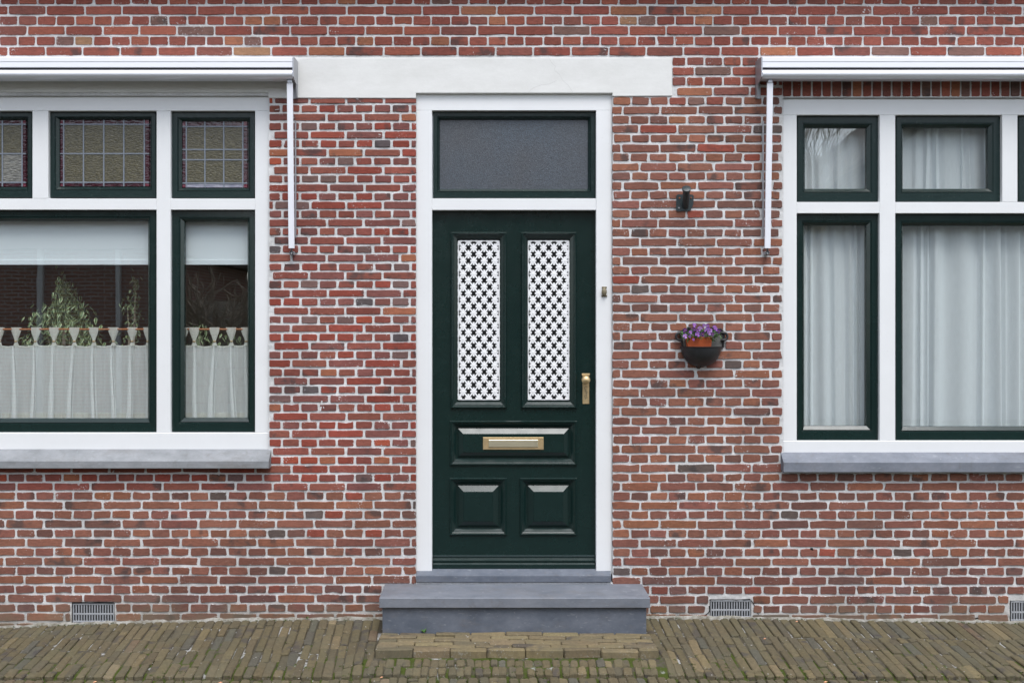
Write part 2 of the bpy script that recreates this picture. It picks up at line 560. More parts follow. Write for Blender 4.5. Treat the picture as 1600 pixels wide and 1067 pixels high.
m, n, o = newmat('far_brick')
bt = N(n, 'ShaderNodeTexBrick')
bt.inputs['Scale'].default_value = 1
bt.inputs['Brick Width'].default_value = .22; bt.inputs['Row Height'].default_value = .062
bt.inputs['Mortar Size'].default_value = .011
bt.inputs['Color1'].default_value = (.30, .14, .10, 1); bt.inputs['Color2'].default_value = (.38, .18, .13, 1)
bt.inputs['Mortar'].default_value = (.46, .44, .41, 1)
tc = N(n, 'ShaderNodeNewGeometry'); sx = N(n, 'ShaderNodeSeparateXYZ'); cx = N(n, 'ShaderNodeCombineXYZ')
n.links.new(tc.outputs['Position'], sx.inputs[0])
n.links.new(sx.outputs[0], cx.inputs[0]); n.links.new(sx.outputs[2], cx.inputs[1])
n.links.new(cx.outputs[0], bt.inputs['Vector'])
finish(n, o, bt.outputs[0], .9)
M['far_brick'] = m

# ------------------------------------------------------------------ ground level
def lerp_tab(x, tab):
    if x <= tab[0][0]: return tab[0][1]
    for (a, b), (c_, d) in zip(tab, tab[1:]):
        if x <= c_:
            return b + (d - b) * (x - a) / (c_ - a)
    return tab[-1][1]
BASE = [((p - 800) / PPM, -(y - 965) / PPM) for p, y in ((-300, 984), (0, 979), (110, 974), (200, 971), (400, 967), (600, 965), (1010, 963.5), (1200, 965), (1400, 968), (1600, 972), (1900, 978))]
WL = .738                                  # distance of the little drop in the paving from the wall
STEPX0, STEPX1 = XX(598, -.31), XX(1010.5, -.31)
def sstep(t):
    t = max(0, min(1, t)); return t * t * (3 - 2 * t)
def gh(X, wd):
    h0 = lerp_tab(X, BASE)
    side = h0 * max(0, 1 - wd / .8) - .12 * min(wd, WL)
    cen = -.034 - .32 * max(0, min(wd, WL) - .6)
    out_ = max(STEPX0 - X, X - STEPX1, 0)
    k = 1 - sstep(out_ / .22)
    if wd < .6: cen = -.034
    h = side * (1 - k) + cen * k if wd > .28 else side
    if wd > WL:
        h = h - .012 - .02 * (wd - WL)
    return h

# ------------------------------------------------------------------ brick wall
wall = empty('brick_wall', (0, 0, 0), 'red brick house wall in cross bond with pale pointing around the green door', 'wall')
VENTS = [(112, 941, 179, 973), (1109, 936, 1174, 965), (1578, 938, 1644, 971)]

def outline(x0, x1, z0, z1, jit, long_axis=2):
    """rounded, uneven rectangle outline (metres), anticlockwise"""
    j = lambda a=1.0: random.uniform(-jit, jit) * a
    r = min(x1 - x0, z1 - z0) * (.10 + 32 * jit * random.random())
    pts = [(x0 + r + j(), z0 + j())]
    for i in range(1, long_axis):
        pts.append((x0 + (x1 - x0) * (i / long_axis + random.uniform(-.1, .1)), z0 + j()))
    pts += [(x1 - r + j(), z0 + j()), (x1 + j(), z0 + r), (x1 + j(), z1 - r), (x1 - r + j(), z1 + j())]
    for i in range(1, long_axis):
        pts.append((x1 - (x1 - x0) * (i / long_axis + random.uniform(-.1, .1)), z1 + j()))
    pts += [(x0 + r + j(), z1 + j()), (x0 + j(), z1 - r), (x0 + j(), z0 + r)]
    if random.random() < 90 * jit:          # a chipped edge or corner
        i = random.randrange(len(pts)); a, b_ = pts[i]
        dx, dz = (x0 + x1) / 2 - a, (z0 + z1) / 2 - b_; L = math.hypot(dx, dz); q = random.uniform(.003, .007)
        pts[i] = (a + dx / L * q, b_ + dz / L * q)
    return pts

def brick_geo(mb, x0, x1, z0, z1, col, jit, yf=-.003, yb=.011, rot=0.0, la=2):
    pts = outline(x0, x1, z0, z1, jit, la)
    cx, cz = (x0 + x1) / 2, (z0 + z1) / 2
    if rot:
        s, c_ = math.sin(rot), math.cos(rot)
        pts = [(cx + (a - cx) * c_ - (b - cz) * s, cz + (a - cx) * s + (b - cz) * c_) for a, b in pts]
    n_ = len(pts)
    ch = .0022
    tx, tz = random.uniform(-.0016, .0016), random.uniform(-.0012, .0012)
    dy = random.uniform(-.0012, .0012)
    vs, ed = [], []
    for a, b in pts:
        vs.append((a, yb, b)); ed.append(1.0)
    for a, b in pts:
        vs.append((a, yf + .0035 + dy, b)); ed.append(1.0)
    hx, hz = (x1 - x0) / 2, (z1 - z0) / 2
    for a, b in pts:
        ua, ub = a - cx, b - cz
        a2 = cx + ua * max(.3, 1 - ch / hx); b2 = cz + ub * max(.3, 1 - ch / hz)
        vs.append((a2, yf + dy + tx * ua / hx + tz * ub / hz, b2)); ed.append(0.35)
    vs.append((cx, yf + dy, cz)); ed.append(0.0)
    fs = []
    for k in range(2):
        for a in range(n_):
            b = (a + 1) % n_
            fs.append((k * n_ + a, k * n_ + b, (k + 1) * n_ + b, (k + 1) * n_ + a))
    for a in range(n_):
        fs.append((2 * n_ + a, 2 * n_ + (a + 1) % n_, 3 * n_))
    mb.add(vs, fs, (*col, random.random()), ed)

def srgb(c):
    return tuple(((x / 255) / 12.92 if x / 255 < .04045 else ((x / 255 + .055) / 1.055) ** 2.4) for x in c)
def pick(pal):
    t = random.random() * sum(p[0] for p in pal)
    for p in pal:
        t -= p[0]
        if t <= 0: break
    c = srgb(p[1]); k = random.uniform(.88, 1.10)
    l = .3 * c[0] + .6 * c[1] + .1 * c[2]
    return tuple((x * .90 + l * .10) * k * random.uniform(.98, 1.02) * q for x, q in zip(c, (1.03, 1.0, .94)))
PAL_NEW = [(12, (134, 73, 64)), (5, (142, 66, 54)), (.6, (160, 74, 52)), (7, (124, 76, 72)), (5, (138, 80, 68)), (1.9, (114, 88, 86)), (.35, (88, 80, 84)), (.8, (152, 92, 66))]
PAL_OLD = [(12, (136, 89, 74)), (8, (128, 84, 73)), (4, (142, 91, 71)), (6, (133, 84, 75)), (3, (114, 80, 73)), (.7, (144, 72, 58)), (.35, (94, 82, 80)), (.8, (146, 94, 70))]
PAL_TOP = [(12, (140, 77, 66)), (8, (134, 72, 62)), (4, (150, 84, 68)), (4, (130, 78, 70)), (1.6, (154, 98, 72)), (1.2, (118, 88, 82)), (.35, (160, 122, 92))]
PAL_LOW = [(10, (126, 84, 74)), (6, (120, 79, 72)), (4, (134, 86, 68)), (4, (116, 84, 80)), (.5, (134, 76, 66)), (.5, (96, 84, 82))]

bricks = []      # (area, mesh-builder args)
def hidden(px, py):
    if 593 < px < 1016 and py > 911: return True
    if px < 457 and 84 < py < 122: return True
    if px > 1190 and 88 < py < 124: return True
    return False

def lay(x0, x1, y0, y1, yorg, pitch, sp, jx, jy, pal, jit, first=0, phase=0.0, palfn=None):
    """rows of alternating headers and stretchers inside a pixel rect; yorg = a bed line"""
    r0 = math.floor((y0 - yorg) / pitch)
    r1 = math.ceil((y1 - yorg) / pitch)
    for r in range(r0, r1):
        ya, yb_ = yorg + r * pitch, yorg + (r + 1) * pitch
        ya2, yb2 = max(ya, y0 - jy / 2), min(yb_, y1 + jy / 2)
        if yb2 - ya2 < pitch * .45: continue
        head = (r + first) % 2 == 1
        L = sp / 2 if head else sp
        off = phase + (sp / 4 if head else ((r + first) // 2 % 2) * sp / 2) + random.uniform(-1.2, 1.2)
        wob = random.uniform(-.25, .25)
        k = math.floor((x0 - off) / L) - 1
        drift = 0.0
        while True:
            a, b = off + k * L, off + (k + 1) * L
            a += drift
            drift = random.uniform(-1, 1) * (.9 if head else 1.3) * min(1, jit / .0012)
            b += drift
            k += 1
            if a > x1: break
            a, b = max(a, x0 - jx / 2), min(b, x1 + jx / 2)
            if b - a < 8: continue
            segs = [(a, b, ya2, yb2)]
            for (hx0, hy0, hx1, hy1) in VENTS:
                ns = []
                for (p, q, s, t) in segs:
                    if s < hy1 - 3 and t > hy0 + 3 and p < hx1 + 2 and q > hx0 - 2:
                        if hx0 - 2 - p > 8: ns.append((p, hx0 - 1, s, t))
                        if q - hx1 - 2 > 8: ns.append((hx1 + 1, q, s, t))
                    else: ns.append((p, q, s, t))
                segs = ns
            for (p, q, s, t) in segs:
                p2, q2 = p + jx / 2, q - jx / 2
                s2, t2 = s + jy / 2 + wob + random.uniform(-.35, .35), t - jy / 2 + wob + random.uniform(-.35, .35)
                X0, X1, Z1, Z0 = XX(p2), XX(q2), ZZ(s2), ZZ(t2)
                if Z0 < lerp_tab((X0 + X1) / 2, BASE) - .015: 
                    if Z1 < lerp_tab((X0 + X1) / 2, BASE) + .01: continue
                vis = max(0, min(q2, 1600) - max(p2, 0)) * max(0, min(t2, 1067) - max(s2, 0))
                if hidden((p2 + q2) / 2, (s2 + t2) / 2): vis *= .1
                pl = palfn((p + q) / 2, (s + t) / 2) if palfn else pal
                bricks.append((vis, X0, X1, Z0, Z1, pick(pl), jit, 2 if head else 3))

lay(-260, 1860, -40, 88.5, 88.5, 16.0, 58.7, 2.6, 3.0, PAL_TOP, .0014, first=1, phase=13)
lay(1051, 1222, 88.5, 151, 88.5, 15.55, 57.6, 3.0, 3.2, PAL_TOP, .0014, first=1, phase=20)
lay(421, 650, 154.5, 725.8, 767, 13.72, 57.2, 3.7, 3.1, PAL_NEW, .0014, first=1, phase=26)
lay(-260, 650, 725.9, 767, 767, 13.72, 57.2, 3.2, 3.0, PAL_NEW, .0014, first=1, phase=26)
lay(-260, 650, 767, 986, 767, 14.6, 60.4, 3.3, 3.2, PAL_OLD, .0026, first=1, phase=9,
    palfn=lambda x, y: PAL_LOW if y > 905 else PAL_OLD)
def rp(x, y): return PAL_LOW if y > 890 else (PAL_OLD if y > 165 or random.random() < .4 else PAL_TOP)
lay(957, 1222, 151, 738.2, 151, 14.68, 58.6, 3.1, 3.2, PAL_OLD, .0023, first=1, phase=4, palfn=rp)
lay(957, 1860, 738.2, 984, 151, 14.68, 58.6, 3.1, 3.2, PAL_OLD, .0026, first=1, phase=4, palfn=rp)
lay(-260, -170, 120, 733, 767, 13.72, 57.2, 3.5, 2.9, PAL_NEW, .0012)
lay(1770, 1860, 88, 738, 151, 14.68, 58.6, 3.0, 3.3, PAL_OLD, .0018)
# soldier course over the right window
x = 1222.0
while x < 1765:
    wd_ = 15.6 + random.uniform(-.5, .5)
    tilt = random.uniform(-.4, .4)
    bricks.append((170 if x < 1585 else 0, XX(x + 1.2), XX(x + wd_ - 1.2), ZZ(151), ZZ(106 + tilt), pick(PAL_TOP), .0011, 2))
    x += wd_
bricks.sort(key=lambda b: -b[0])
rest = MB()
for i, (vis, X0, X1, Z0, Z1, col, jit, la) in enumerate(bricks):
    rot = random.uniform(-.006, .006) * (jit / .0015)
    if i < 300:
        b = MB(); brick_geo(b, X0, X1, Z0, Z1, col, jit, rot=rot, la=la)
        b.build('brick', M['brick'], wall, fix=False)
    else:
        brick_geo(rest, X0, X1, Z0, Z1, col, jit, rot=rot, la=la)
tag(rest.build('bricks', M['brick'], wall, fix=False), kind='stuff')

# mortar: a finely uneven sheet between and just below the brick faces
def vnoise(XG, ZG, cell, seed):
    r = np.random.default_rng(seed)
    gx, gz = XG / cell, ZG / cell
    ix, iz = np.floor(gx).astype(int), np.floor(gz).astype(int)
    ix -= ix.min(); iz -= iz.min()
    G = r.random((ix.max() + 2, iz.max() + 2))
    fx, fz = gx - np.floor(gx), gz - np.floor(gz)
    fx, fz = fx * fx * (3 - 2 * fx), fz * fz * (3 - 2 * fz)
    return (G[ix, iz] * (1 - fx) * (1 - fz) + G[ix + 1, iz] * fx * (1 - fz) + G[ix, iz + 1] * (1 - fx) * fz + G[ix + 1, iz + 1] * fx * fz) * 2 - 1
OPEN = [(-170, 150, 419.5, 703), (650, 146, 957, 912), (1224, 153, 1770, 709)] + VENTS
GX0, GX1, GZ0, GZ1, GS = XX(-270), XX(1870), -.08, ZZ(-45), .0075
xs = np.arange(GX0, GX1, GS); zs = np.arange(GZ0, GZ1, GS)
# snap grid lines to the openings
for (a, b, c_, d) in OPEN:
    for v_ in (XX(a), XX(c_)):
        xs[np.argmin(abs(xs - v_))] = v_
    for v_ in (ZZ(b), ZZ(d)):
        zs[np.argmin(abs(zs - v_))] = v_
XG, ZG = np.meshgrid(xs, zs, indexing='ij')
YG = .0019 + .0016 * vnoise(XG, ZG, .021, 1) + .0013 * vnoise(XG, ZG, .010, 2) + .0006 * vnoise(XG, ZG, .09, 3)
nx_, nz_ = len(xs), len(zs)
V = np.stack([XG, YG, ZG], -1).reshape(-1, 3)
I = np.arange(nx_ * nz_).reshape(nx_, nz_)
cxg, czg = (XG[:-1, :-1] + XG[1:, 1:]) / 2, (ZG[:-1, :-1] + ZG[1:, 1:]) / 2
keep = np.ones_like(cxg, bool)
for (a, b, c_, d) in OPEN:
    keep &= ~((cxg > XX(a)) & (cxg < XX(c_)) & (czg > ZZ(d)) & (czg < ZZ(b)))
F = np.stack([I[:-1, :-1], I[1:, :-1], I[1:, 1:], I[:-1, 1:]], -1)[keep]
me = bpy.data.meshes.new('mortar')
me.vertices.add(len(V)); me.vertices.foreach_set('co', V.ravel())
me.loops.add(len(F) * 4); me.loops.foreach_set('vertex_index', F.ravel().astype(np.int32))
me.polygons.add(len(F)); me.polygons.foreach_set('loop_start', np.arange(0, len(F) * 4, 4, dtype=np.int32))
me.polygons.foreach_set('loop_total', np.full(len(F), 4, dtype=np.int32))
me.update(calc_edges=True); me.validate()
me.polygons.foreach_set('use_smooth', [True] * len(me.polygons))
me.materials.append(M['mortar'])
mo = bpy.data.objects.new('mortar', me); COL.objects.link(mo); mo.parent = wall

# body of the wall behind (so that nothing shows through), in blocks round the openings
b = MB()
def core(x0, y0, x1, y1): b.box(XX(x0), XX(x1), .012, .22, ZZ(y1), ZZ(y0), 0)
core(-270, -45, 1870, 90); core(-270, 90, -172, 990); core(1772, 90, 1870, 990)
core(420, 155, 649, 735); core(958, 152, 1223, 735)
core(1051, 90, 1772, 151)
core(-172, 735, 649, 935); core(958, 735, 1772, 931)
core(-172, 975, 112, 992); 
for (p, q) in ((-172, 110), (181, 649), (958, 1107), (1176, 1576), (1646, 1772)):
    core(p, 935 if p < 900 else 931, q, 990)
b.build('wall_core', M['mortar'], wall)

# painted lintel over left window and door
b = MB()
Yl = -.006
sec = [(-200, 90.5), (1050, 90.5), (1050, 150.5), (957, 151), (957, 146), (650, 146), (650, 154), (419, 153.5), (419, 144.5), (-200, 144)]
n_ = len(sec)
vs = [(XX(x_, Yl), Yl, ZZ(y_, Yl)) for x_, y_ in sec] + [(XX(x_, Yl), .11, ZZ(y_, Yl)) for x_, y_ in sec]
b.add(vs, [tuple(range(n_))] + [(a, n_ + a, n_ + (a + 1) % n_, (a + 1) % n_) for a in range(n_)])
lin = b.build('lintel', M['lintel'], wall)
tag(lin, 'long off white painted lintel above the door and the left window')
bv = lin.modifiers.new('bevel', 'BEVEL'); bv.width = .004; bv.segments = 2; bv.limit_method = 'ANGLE'
# fine cracks in the lintel
b = MB()
def crack(mb, pts, Y, wpx=.3):
    for (a, c_) in zip(pts, pts[1:]):
        d = (Vector(c_) - Vector(a)).normalized(); q = Vector((-d.y, d.x)) * wpx / 2
        mb.add([(XX(p[0], Y), Y, ZZ(p[1], Y)) for p in ((a[0] + q.x, a[1] + q.y), (c_[0] + q.x, c_[1] + q.y), (c_[0] - q.x, c_[1] - q.y), (a[0] - q.x, a[1] - q.y))], [(0, 1, 2, 3)])
crack(b, [(858, 91), (862, 99), (868, 104), (866, 110), (875, 118), (879, 126), (888, 134), (895, 145)], Yl - .0006)
crack(b, [(825, 145), (833, 138), (846, 133), (858, 132), (870, 126)], Yl - .0006, .3)
b.build('crack', M['crack'], lin)

# ------------------------------------------------------------------ eaves above the picture
ev = empty('eaves_gutter', (0, -.1, ZZ(-60)), 'gutter board above the top row of bricks casting soft shade on it', 'gutter')
b = MB(); b.box(XX(-290), XX(1890), -.09, .22, ZZ(-95), ZZ(-26), .004); b.build('fascia', M['white'], ev)
b = MB(); b.extrude([(-0.090, ZZ(-107)), (-0.090, ZZ(-72)), (-0.130, ZZ(-64)), (-0.190, ZZ(-70)), (-0.210, ZZ(-102)), (-0.200, ZZ(-102)), (-0.180, ZZ(-74)), (-0.130, ZZ(-68)), (-0.100, ZZ(-74)), (-0.100, ZZ(-107))], XX(-290), XX(1890)); b.build('gutter', M['aluminium_grey'], ev)

# ------------------------------------------------------------------ windows
def sash(parent, rect, glass, mat, Yf=.045, thick=.045, beyond=False):
    """green sash: rect and glass rects in pixels; returns the sash object"""
    x0, y0, x1, y1 = rect
    g0, h0, g1, h1 = glass
    b = MB()
    X0, X1, Z0, Z1 = XX(x0, Yf), XX(x1, Yf), ZZ(y1, Yf), ZZ(y0, Yf)
    a0, a1, c0, c1 = XX(g0, Yf), XX(g1, Yf), ZZ(h1, Yf), ZZ(h0, Yf)
    dp = [(0, thick), (0, .002), (.0015, 0)]
    vs, fs = [], []
    def ring(t, e, Y):       # t=0 outer rect .. 1 glass rect, e = extra inset in metres
        return [(X0 + (a0 - X0) * t + e, Y, Z0 + (c0 - Z0) * t + e), (X1 + (a1 - X1) * t - e, Y, Z0 + (c0 - Z0) * t + e),
                (X1 + (a1 - X1) * t - e, Y, Z1 + (c1 - Z1) * t - e), (X0 + (a0 - X0) * t + e, Y, Z1 + (c1 - Z1) * t - e)]
    prof = [(0, 0, Yf + thick), (0, 0, Yf + .003), (0, .003, Yf), (.60, 0, Yf), (.64, 0, Yf + .004), (.68, 0, Yf + .004),
            (.74, 0, Yf + .001), (1, -.001, Yf + .016), (1, 0, Yf + .022), (1, 0, Yf + thick), (0, 0, Yf + thick)]
    for t, e, Y in prof: vs += ring(t, e, Y)
    for i in range(len(prof) - 1):
        for a in range(4):
            c_ = (a + 1) % 4
            fs.append((i * 4 + a, i * 4 + c_, i * 4 + 4 + c_, i * 4 + 4 + a))
    b.add(vs, fs)
    return b.build('sash', mat, parent)

def clear_pane(par, glass, Y=.072):
    b = MB(); x0, y0, x1, y1 = glass
    b.pbox(x0 - 1.5, y0 - 1.5, x1 + 1.5, y1 + 1.5, Y, Y + .004, 0)
    return b.build('pane', M['glass'], par)

def leaded(par, glass, vx, hy, Y=.070, pale=(), milky=False):
    """stained border, amber field; vx, hy = lead positions; each piece of glass its own object"""
    x0, y0, x1, y1 = glass
    xs_ = [x0] + list(vx) + [x1]; ys_ = [y0] + list(hy) + [y1]
    nx, ny = len(xs_) - 1, len(ys_) - 1
    # outer edge of border may be outside the frame
    for i in range(nx):
        for j in range(ny):
            bx = (i == 0 and vx[0] - x0 < 14) or i == nx - 1
            by = j == 0 or j == ny - 1
            if bx and by: mt, nm = M['ruby_glass'], 'corner_pane'
            elif bx or by: mt, nm = M['maroon_glass'], 'border_pane'
            else: mt, nm = M['amber_glass'], 'pane'
            if milky and j == ny - 1 and not bx: mt = M['milky_glass']
            if (i, j) in pale: mt = M['pale_glass']
            b = MB(); b.pbox(xs_[i] + .3, ys_[j] + .3, xs_[i + 1] - .3, ys_[j + 1] - .3, Y + random.uniform(-.0006, .0006), Y + .005, .0004)
            o_ = b.build(nm, mt, par)
            o_.rotation_euler = (random.uniform(-.012, .012), 0, random.uniform(-.012, .012))
    b = MB()
    lw_ = 1.05
    for k, v_ in enumerate(vx): b.pbox(v_ - lw_, y0, v_ + lw_, y1, Y - .0035, Y + .006, .001)
    for k, v_ in enumerate(hy): b.pbox(x0, v_ - lw_, x1, v_ + lw_, Y - .0032, Y + .006, .001)
    b.build('lead_strip', M['lead'], par)
    b = MB(); b.pbox(x0 - 2, y0 - 2, x1 + 2, y1 + 2, Y + .008, Y + .010, 0); b.build('backing_glass', M['maroon_glass'], par)

FY = .018
# left window
wl = empty('window', (XX(120), FY, ZZ(703)), 'white framed window with leaded amber top lights left of the door, grey stone sill', 'window')
b = MB()
FT = .10
b.pbox(-170, 149.5, 421, 173.5, FY, FY + FT, .002)
b.pbox(398.5, 173.5, 421, 676, FY, FY + FT, .002)
b.pbox(-170, 173.5, -145, 676, FY, FY + FT, .002)
b.pbox(-170, 676, 421, 703.5, FY - .002, FY + FT, .003)
b.pbox(-145, 310.5, 244.5, 328, FY + .001, FY + FT, .002)
b.pbox(266.5, 310.5, 398.5, 328, FY + .001, FY + FT, .002)
b.pbox(244.5, 173.5, 266.5, 676, FY + .0005, FY + FT, .002)
b.pbox(50.5, 173.5, 75.5, 310.5, FY + .0005, FY + FT, .002)
b.build('frame', M['white'], wl)
s_ = sash(wl, (76, 175.5, 243.5, 309), (91.5, 186.5, 233, 291.5), M['green_old'])
leaded(s_, (91.5, 186.5, 233, 291.5), (99.3, 130.3, 162, 193.3, 225.3), (194.6, 240.4, 285.3))
s_ = sash(wl, (268, 175.5, 398, 309.5), (283.3, 189, 386.5, 293.5), M['green_old'])
leaded(s_, (283.3, 189, 386.5, 293.5), (291, 320, 349.5, 379.3), (198, 234, 250, 286.5), milky=True)
s_ = sash(wl, (-144, 175.5, 50, 309), (-129, 187, 40.5, 292), M['green_old'])
leaded(s_, (-129, 187, 40.5, 292), (-121, -90, -59, -28, 3.5, 34.3), (194.6, 240.4, 285.3), pale=((5, 2),))
s_ = sash(wl, (-144, 329, 243.5, 675), (-129, 345, 229.8, 654), M['green'])
clear_pane(s_, (-129, 345, 229.8, 654))
s_ = sash(wl, (268, 329.5, 398, 674.5), (287, 346, 385.7, 653), M['green'])
clear_pane(s_, (287, 346, 385.7, 653))
def sill(par, x0, x1, mat, yb0, yf, ybot, proud=.07):
    Zb, Zf = ZZ(yb0, 0), ZZ(yf, -proud)
    Zl = ZZ(ybot, -proud)
    b = MB(); b.extrude([(.03, Zb + .004), (-.001, Zb), (-proud + .004, Zf + .002), (-proud, Zf - .002), (-proud, Zl + .003), (-proud + .003, Zl), (-.02, Zl), (-.02, Zl + .004), (.03, Zl + .004)], x0, x1)
    return b.build('sill', mat, par)
s_ = sill(wl, XX(-180), XX(421.5, -.04), M['sillstone_left'], 702.5, 720, 732, .07)
tag(s_, 'weathered grey stone sill')

# right window
wr = empty('window', (XX(1500), FY, ZZ(708)), 'white framed window with clear green sashes and white net curtains right of the door', 'window')
b = MB()
b.pbox(1223.5, 154, 1770, 180, FY, FY + FT, .002)
b.pbox(1223.5, 180, 1245, 688.5, FY, FY + FT, .002)
b.pbox(1745, 180, 1770, 688.5, FY, FY + FT, .002)
b.pbox(1223.5, 688.5, 1770, 708, FY - .002, FY + FT, .003)
b.pbox(1245, 316, 1374.5, 333.5, FY + .001, FY + FT, .002)
b.pbox(1399, 316, 1745, 333.5, FY + .001, FY + FT, .002)
b.pbox(1374.5, 180, 1399, 688.5, FY + .0005, FY + FT, .002)
b.pbox(1566, 180, 1590, 316, FY + .0005, FY + FT, .002)
b.build('frame', M['white'], wr)
for rect, g, mt in (((1246, 182, 1373.5, 315), (1259.5, 199.5, 1355.5, 294.5), 'green_old'),
                    ((1400.5, 182, 1564.5, 315), (1412.5, 199, 1545.5, 294.5), 'green_old'),
                    ((1591.5, 182, 1744, 315), (1605, 199, 1728, 294.5), 'green_old'),
                    ((1246, 335, 1373, 687.5), (1258, 352, 1355, 665.5), 'green'),
                    ((1400, 335, 1744, 688), (1412.5, 352.5, 1728, 666.5), 'green')):
    s_ = sash(wr, rect, g, M[mt]); clear_pane(s_, g)
tag(sill(wr, XX(1223, -.04), XX(1780), M['sillstone_right'], 707.5, 722, 738, .06), 'blue grey stone sill')

# ------------------------------------------------------------------ front door
fd = empty('front_door', (XX(802), FY, ZZ(905)), 'dark green panelled front door with white ornamental grilles, frosted fanlight and white frame', 'door')
DY = .062
b = MB()
b.pbox(650, 147, 957, 173, FY, .16, .002)
b.pbox(650, 173, 675, 897, FY, .16, .002)
b.pbox(931.5, 173, 956.5, 897, FY, .16, .002)
b.pbox(675, 310.5, 931.5, 328.5, FY + .004, .16, .002)
b.build('frame', M['white'], fd)
ds = sash(fd, (676.5, 175, 930.5, 309.5), (687, 186.5, 919, 295), M['green_old'])
b = MB(); b.pbox(686, 185.5, 920, 296, .068, .074, 0); b.build('frosted_pane', M['frosted'], ds)
# leaf: stiles and rails
leaf_rects = {'stile': [(675.5, 329.5, 707, 886), (899, 329.5, 930.5, 886), (788, 368, 817, 632), (788, 750, 817, 832)],
              'rail': [(707, 329.5, 899, 368), (707, 632, 899, 662), (707, 722, 899, 750), (707, 832, 899, 886)]}
lf = empty('leaf', (XX(802), DY, ZZ(886)), None, None); lf.parent = fd
lf.location = Vector(lf.location) - wloc(fd)
del_keys = [k for k in lf.keys()]
b = MB()
for rs in leaf_rects.values():
    for r_ in rs:
        b.pbox(*r_, DY, DY + .04, 0)
COL.objects.unlink(lf); bpy.data.objects.remove(lf)
leaf = b.build('leaf', M['green'], fd)
def moulding(rect, prof, name='moulding', mat='green', cap=False, par=leaf):
    x0, y0, x1, y1 = rect
    b = MB(); b.rings(XX(x0, DY), XX(x1, DY), ZZ(y1, DY), ZZ(y0, DY), prof, cap)
    return b.build(name, M[mat], par)
px = 1 / PPM
PR = [(0, DY + .001), (0, DY - .007), (.006, DY - .0145), (.009, DY - .0145), (.012, DY - .0105), (.0145, DY - .0105), (.019, DY - .006), (.022, DY - .006), (.037, DY + .008), (.040, DY + .008), (.042, DY + .02)]
for (x0, x1) in ((704, 792), (814, 901)):
    moulding((x0, 363, x1, 638), PR)
    # the glass behind
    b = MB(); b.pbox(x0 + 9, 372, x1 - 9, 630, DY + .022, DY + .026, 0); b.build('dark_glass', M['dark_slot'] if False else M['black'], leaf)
PM = [(0, DY + .001), (0, DY - .005), (.005, DY - .0115), (.009, DY - .0115), (.011, DY - .008), (.014, DY - .008), (.020, DY - .002), (.023, DY - .002), (.036, DY + .012), (.039, DY + .012), (.040, DY + .018)]
PF = [(.040, DY + .018), (.047, DY + .018), (.048, DY + .014), (.0815, DY - .004), (.083, DY - .006)]
for r_ in ((703, 657, 901.5, 727), (702.5, 746, 792, 836), (812, 746, 901.5, 836)):
    moulding(r_, PM)
    mid = r_[3] - r_[1] < 75
    pf = [(.040, DY + .018), (.046, DY + .018), (.047, DY + .014), (.077, DY - .003), (.078, DY - .005)] if mid else PF
    moulding(r_, pf, 'raised_panel', cap=True)
# weather bar at the foot
b = MB()
zt, zb = ZZ(866, DY), ZZ(887, DY)
b.extrude([(DY, zt), (DY - .010, zt - .002), (DY - .012, zt - .008), (DY - .010, zt - .014), (DY - .010, zt - .020), (DY - .022, zt - .030), (DY - .022, zt - .036), (DY - .016, zt - .040), (DY - .030, zt - .052), (DY - .030, zb), (DY, zb)], XX(677, DY), XX(929, DY))
b.build('weather_bar', M['green'], leaf)
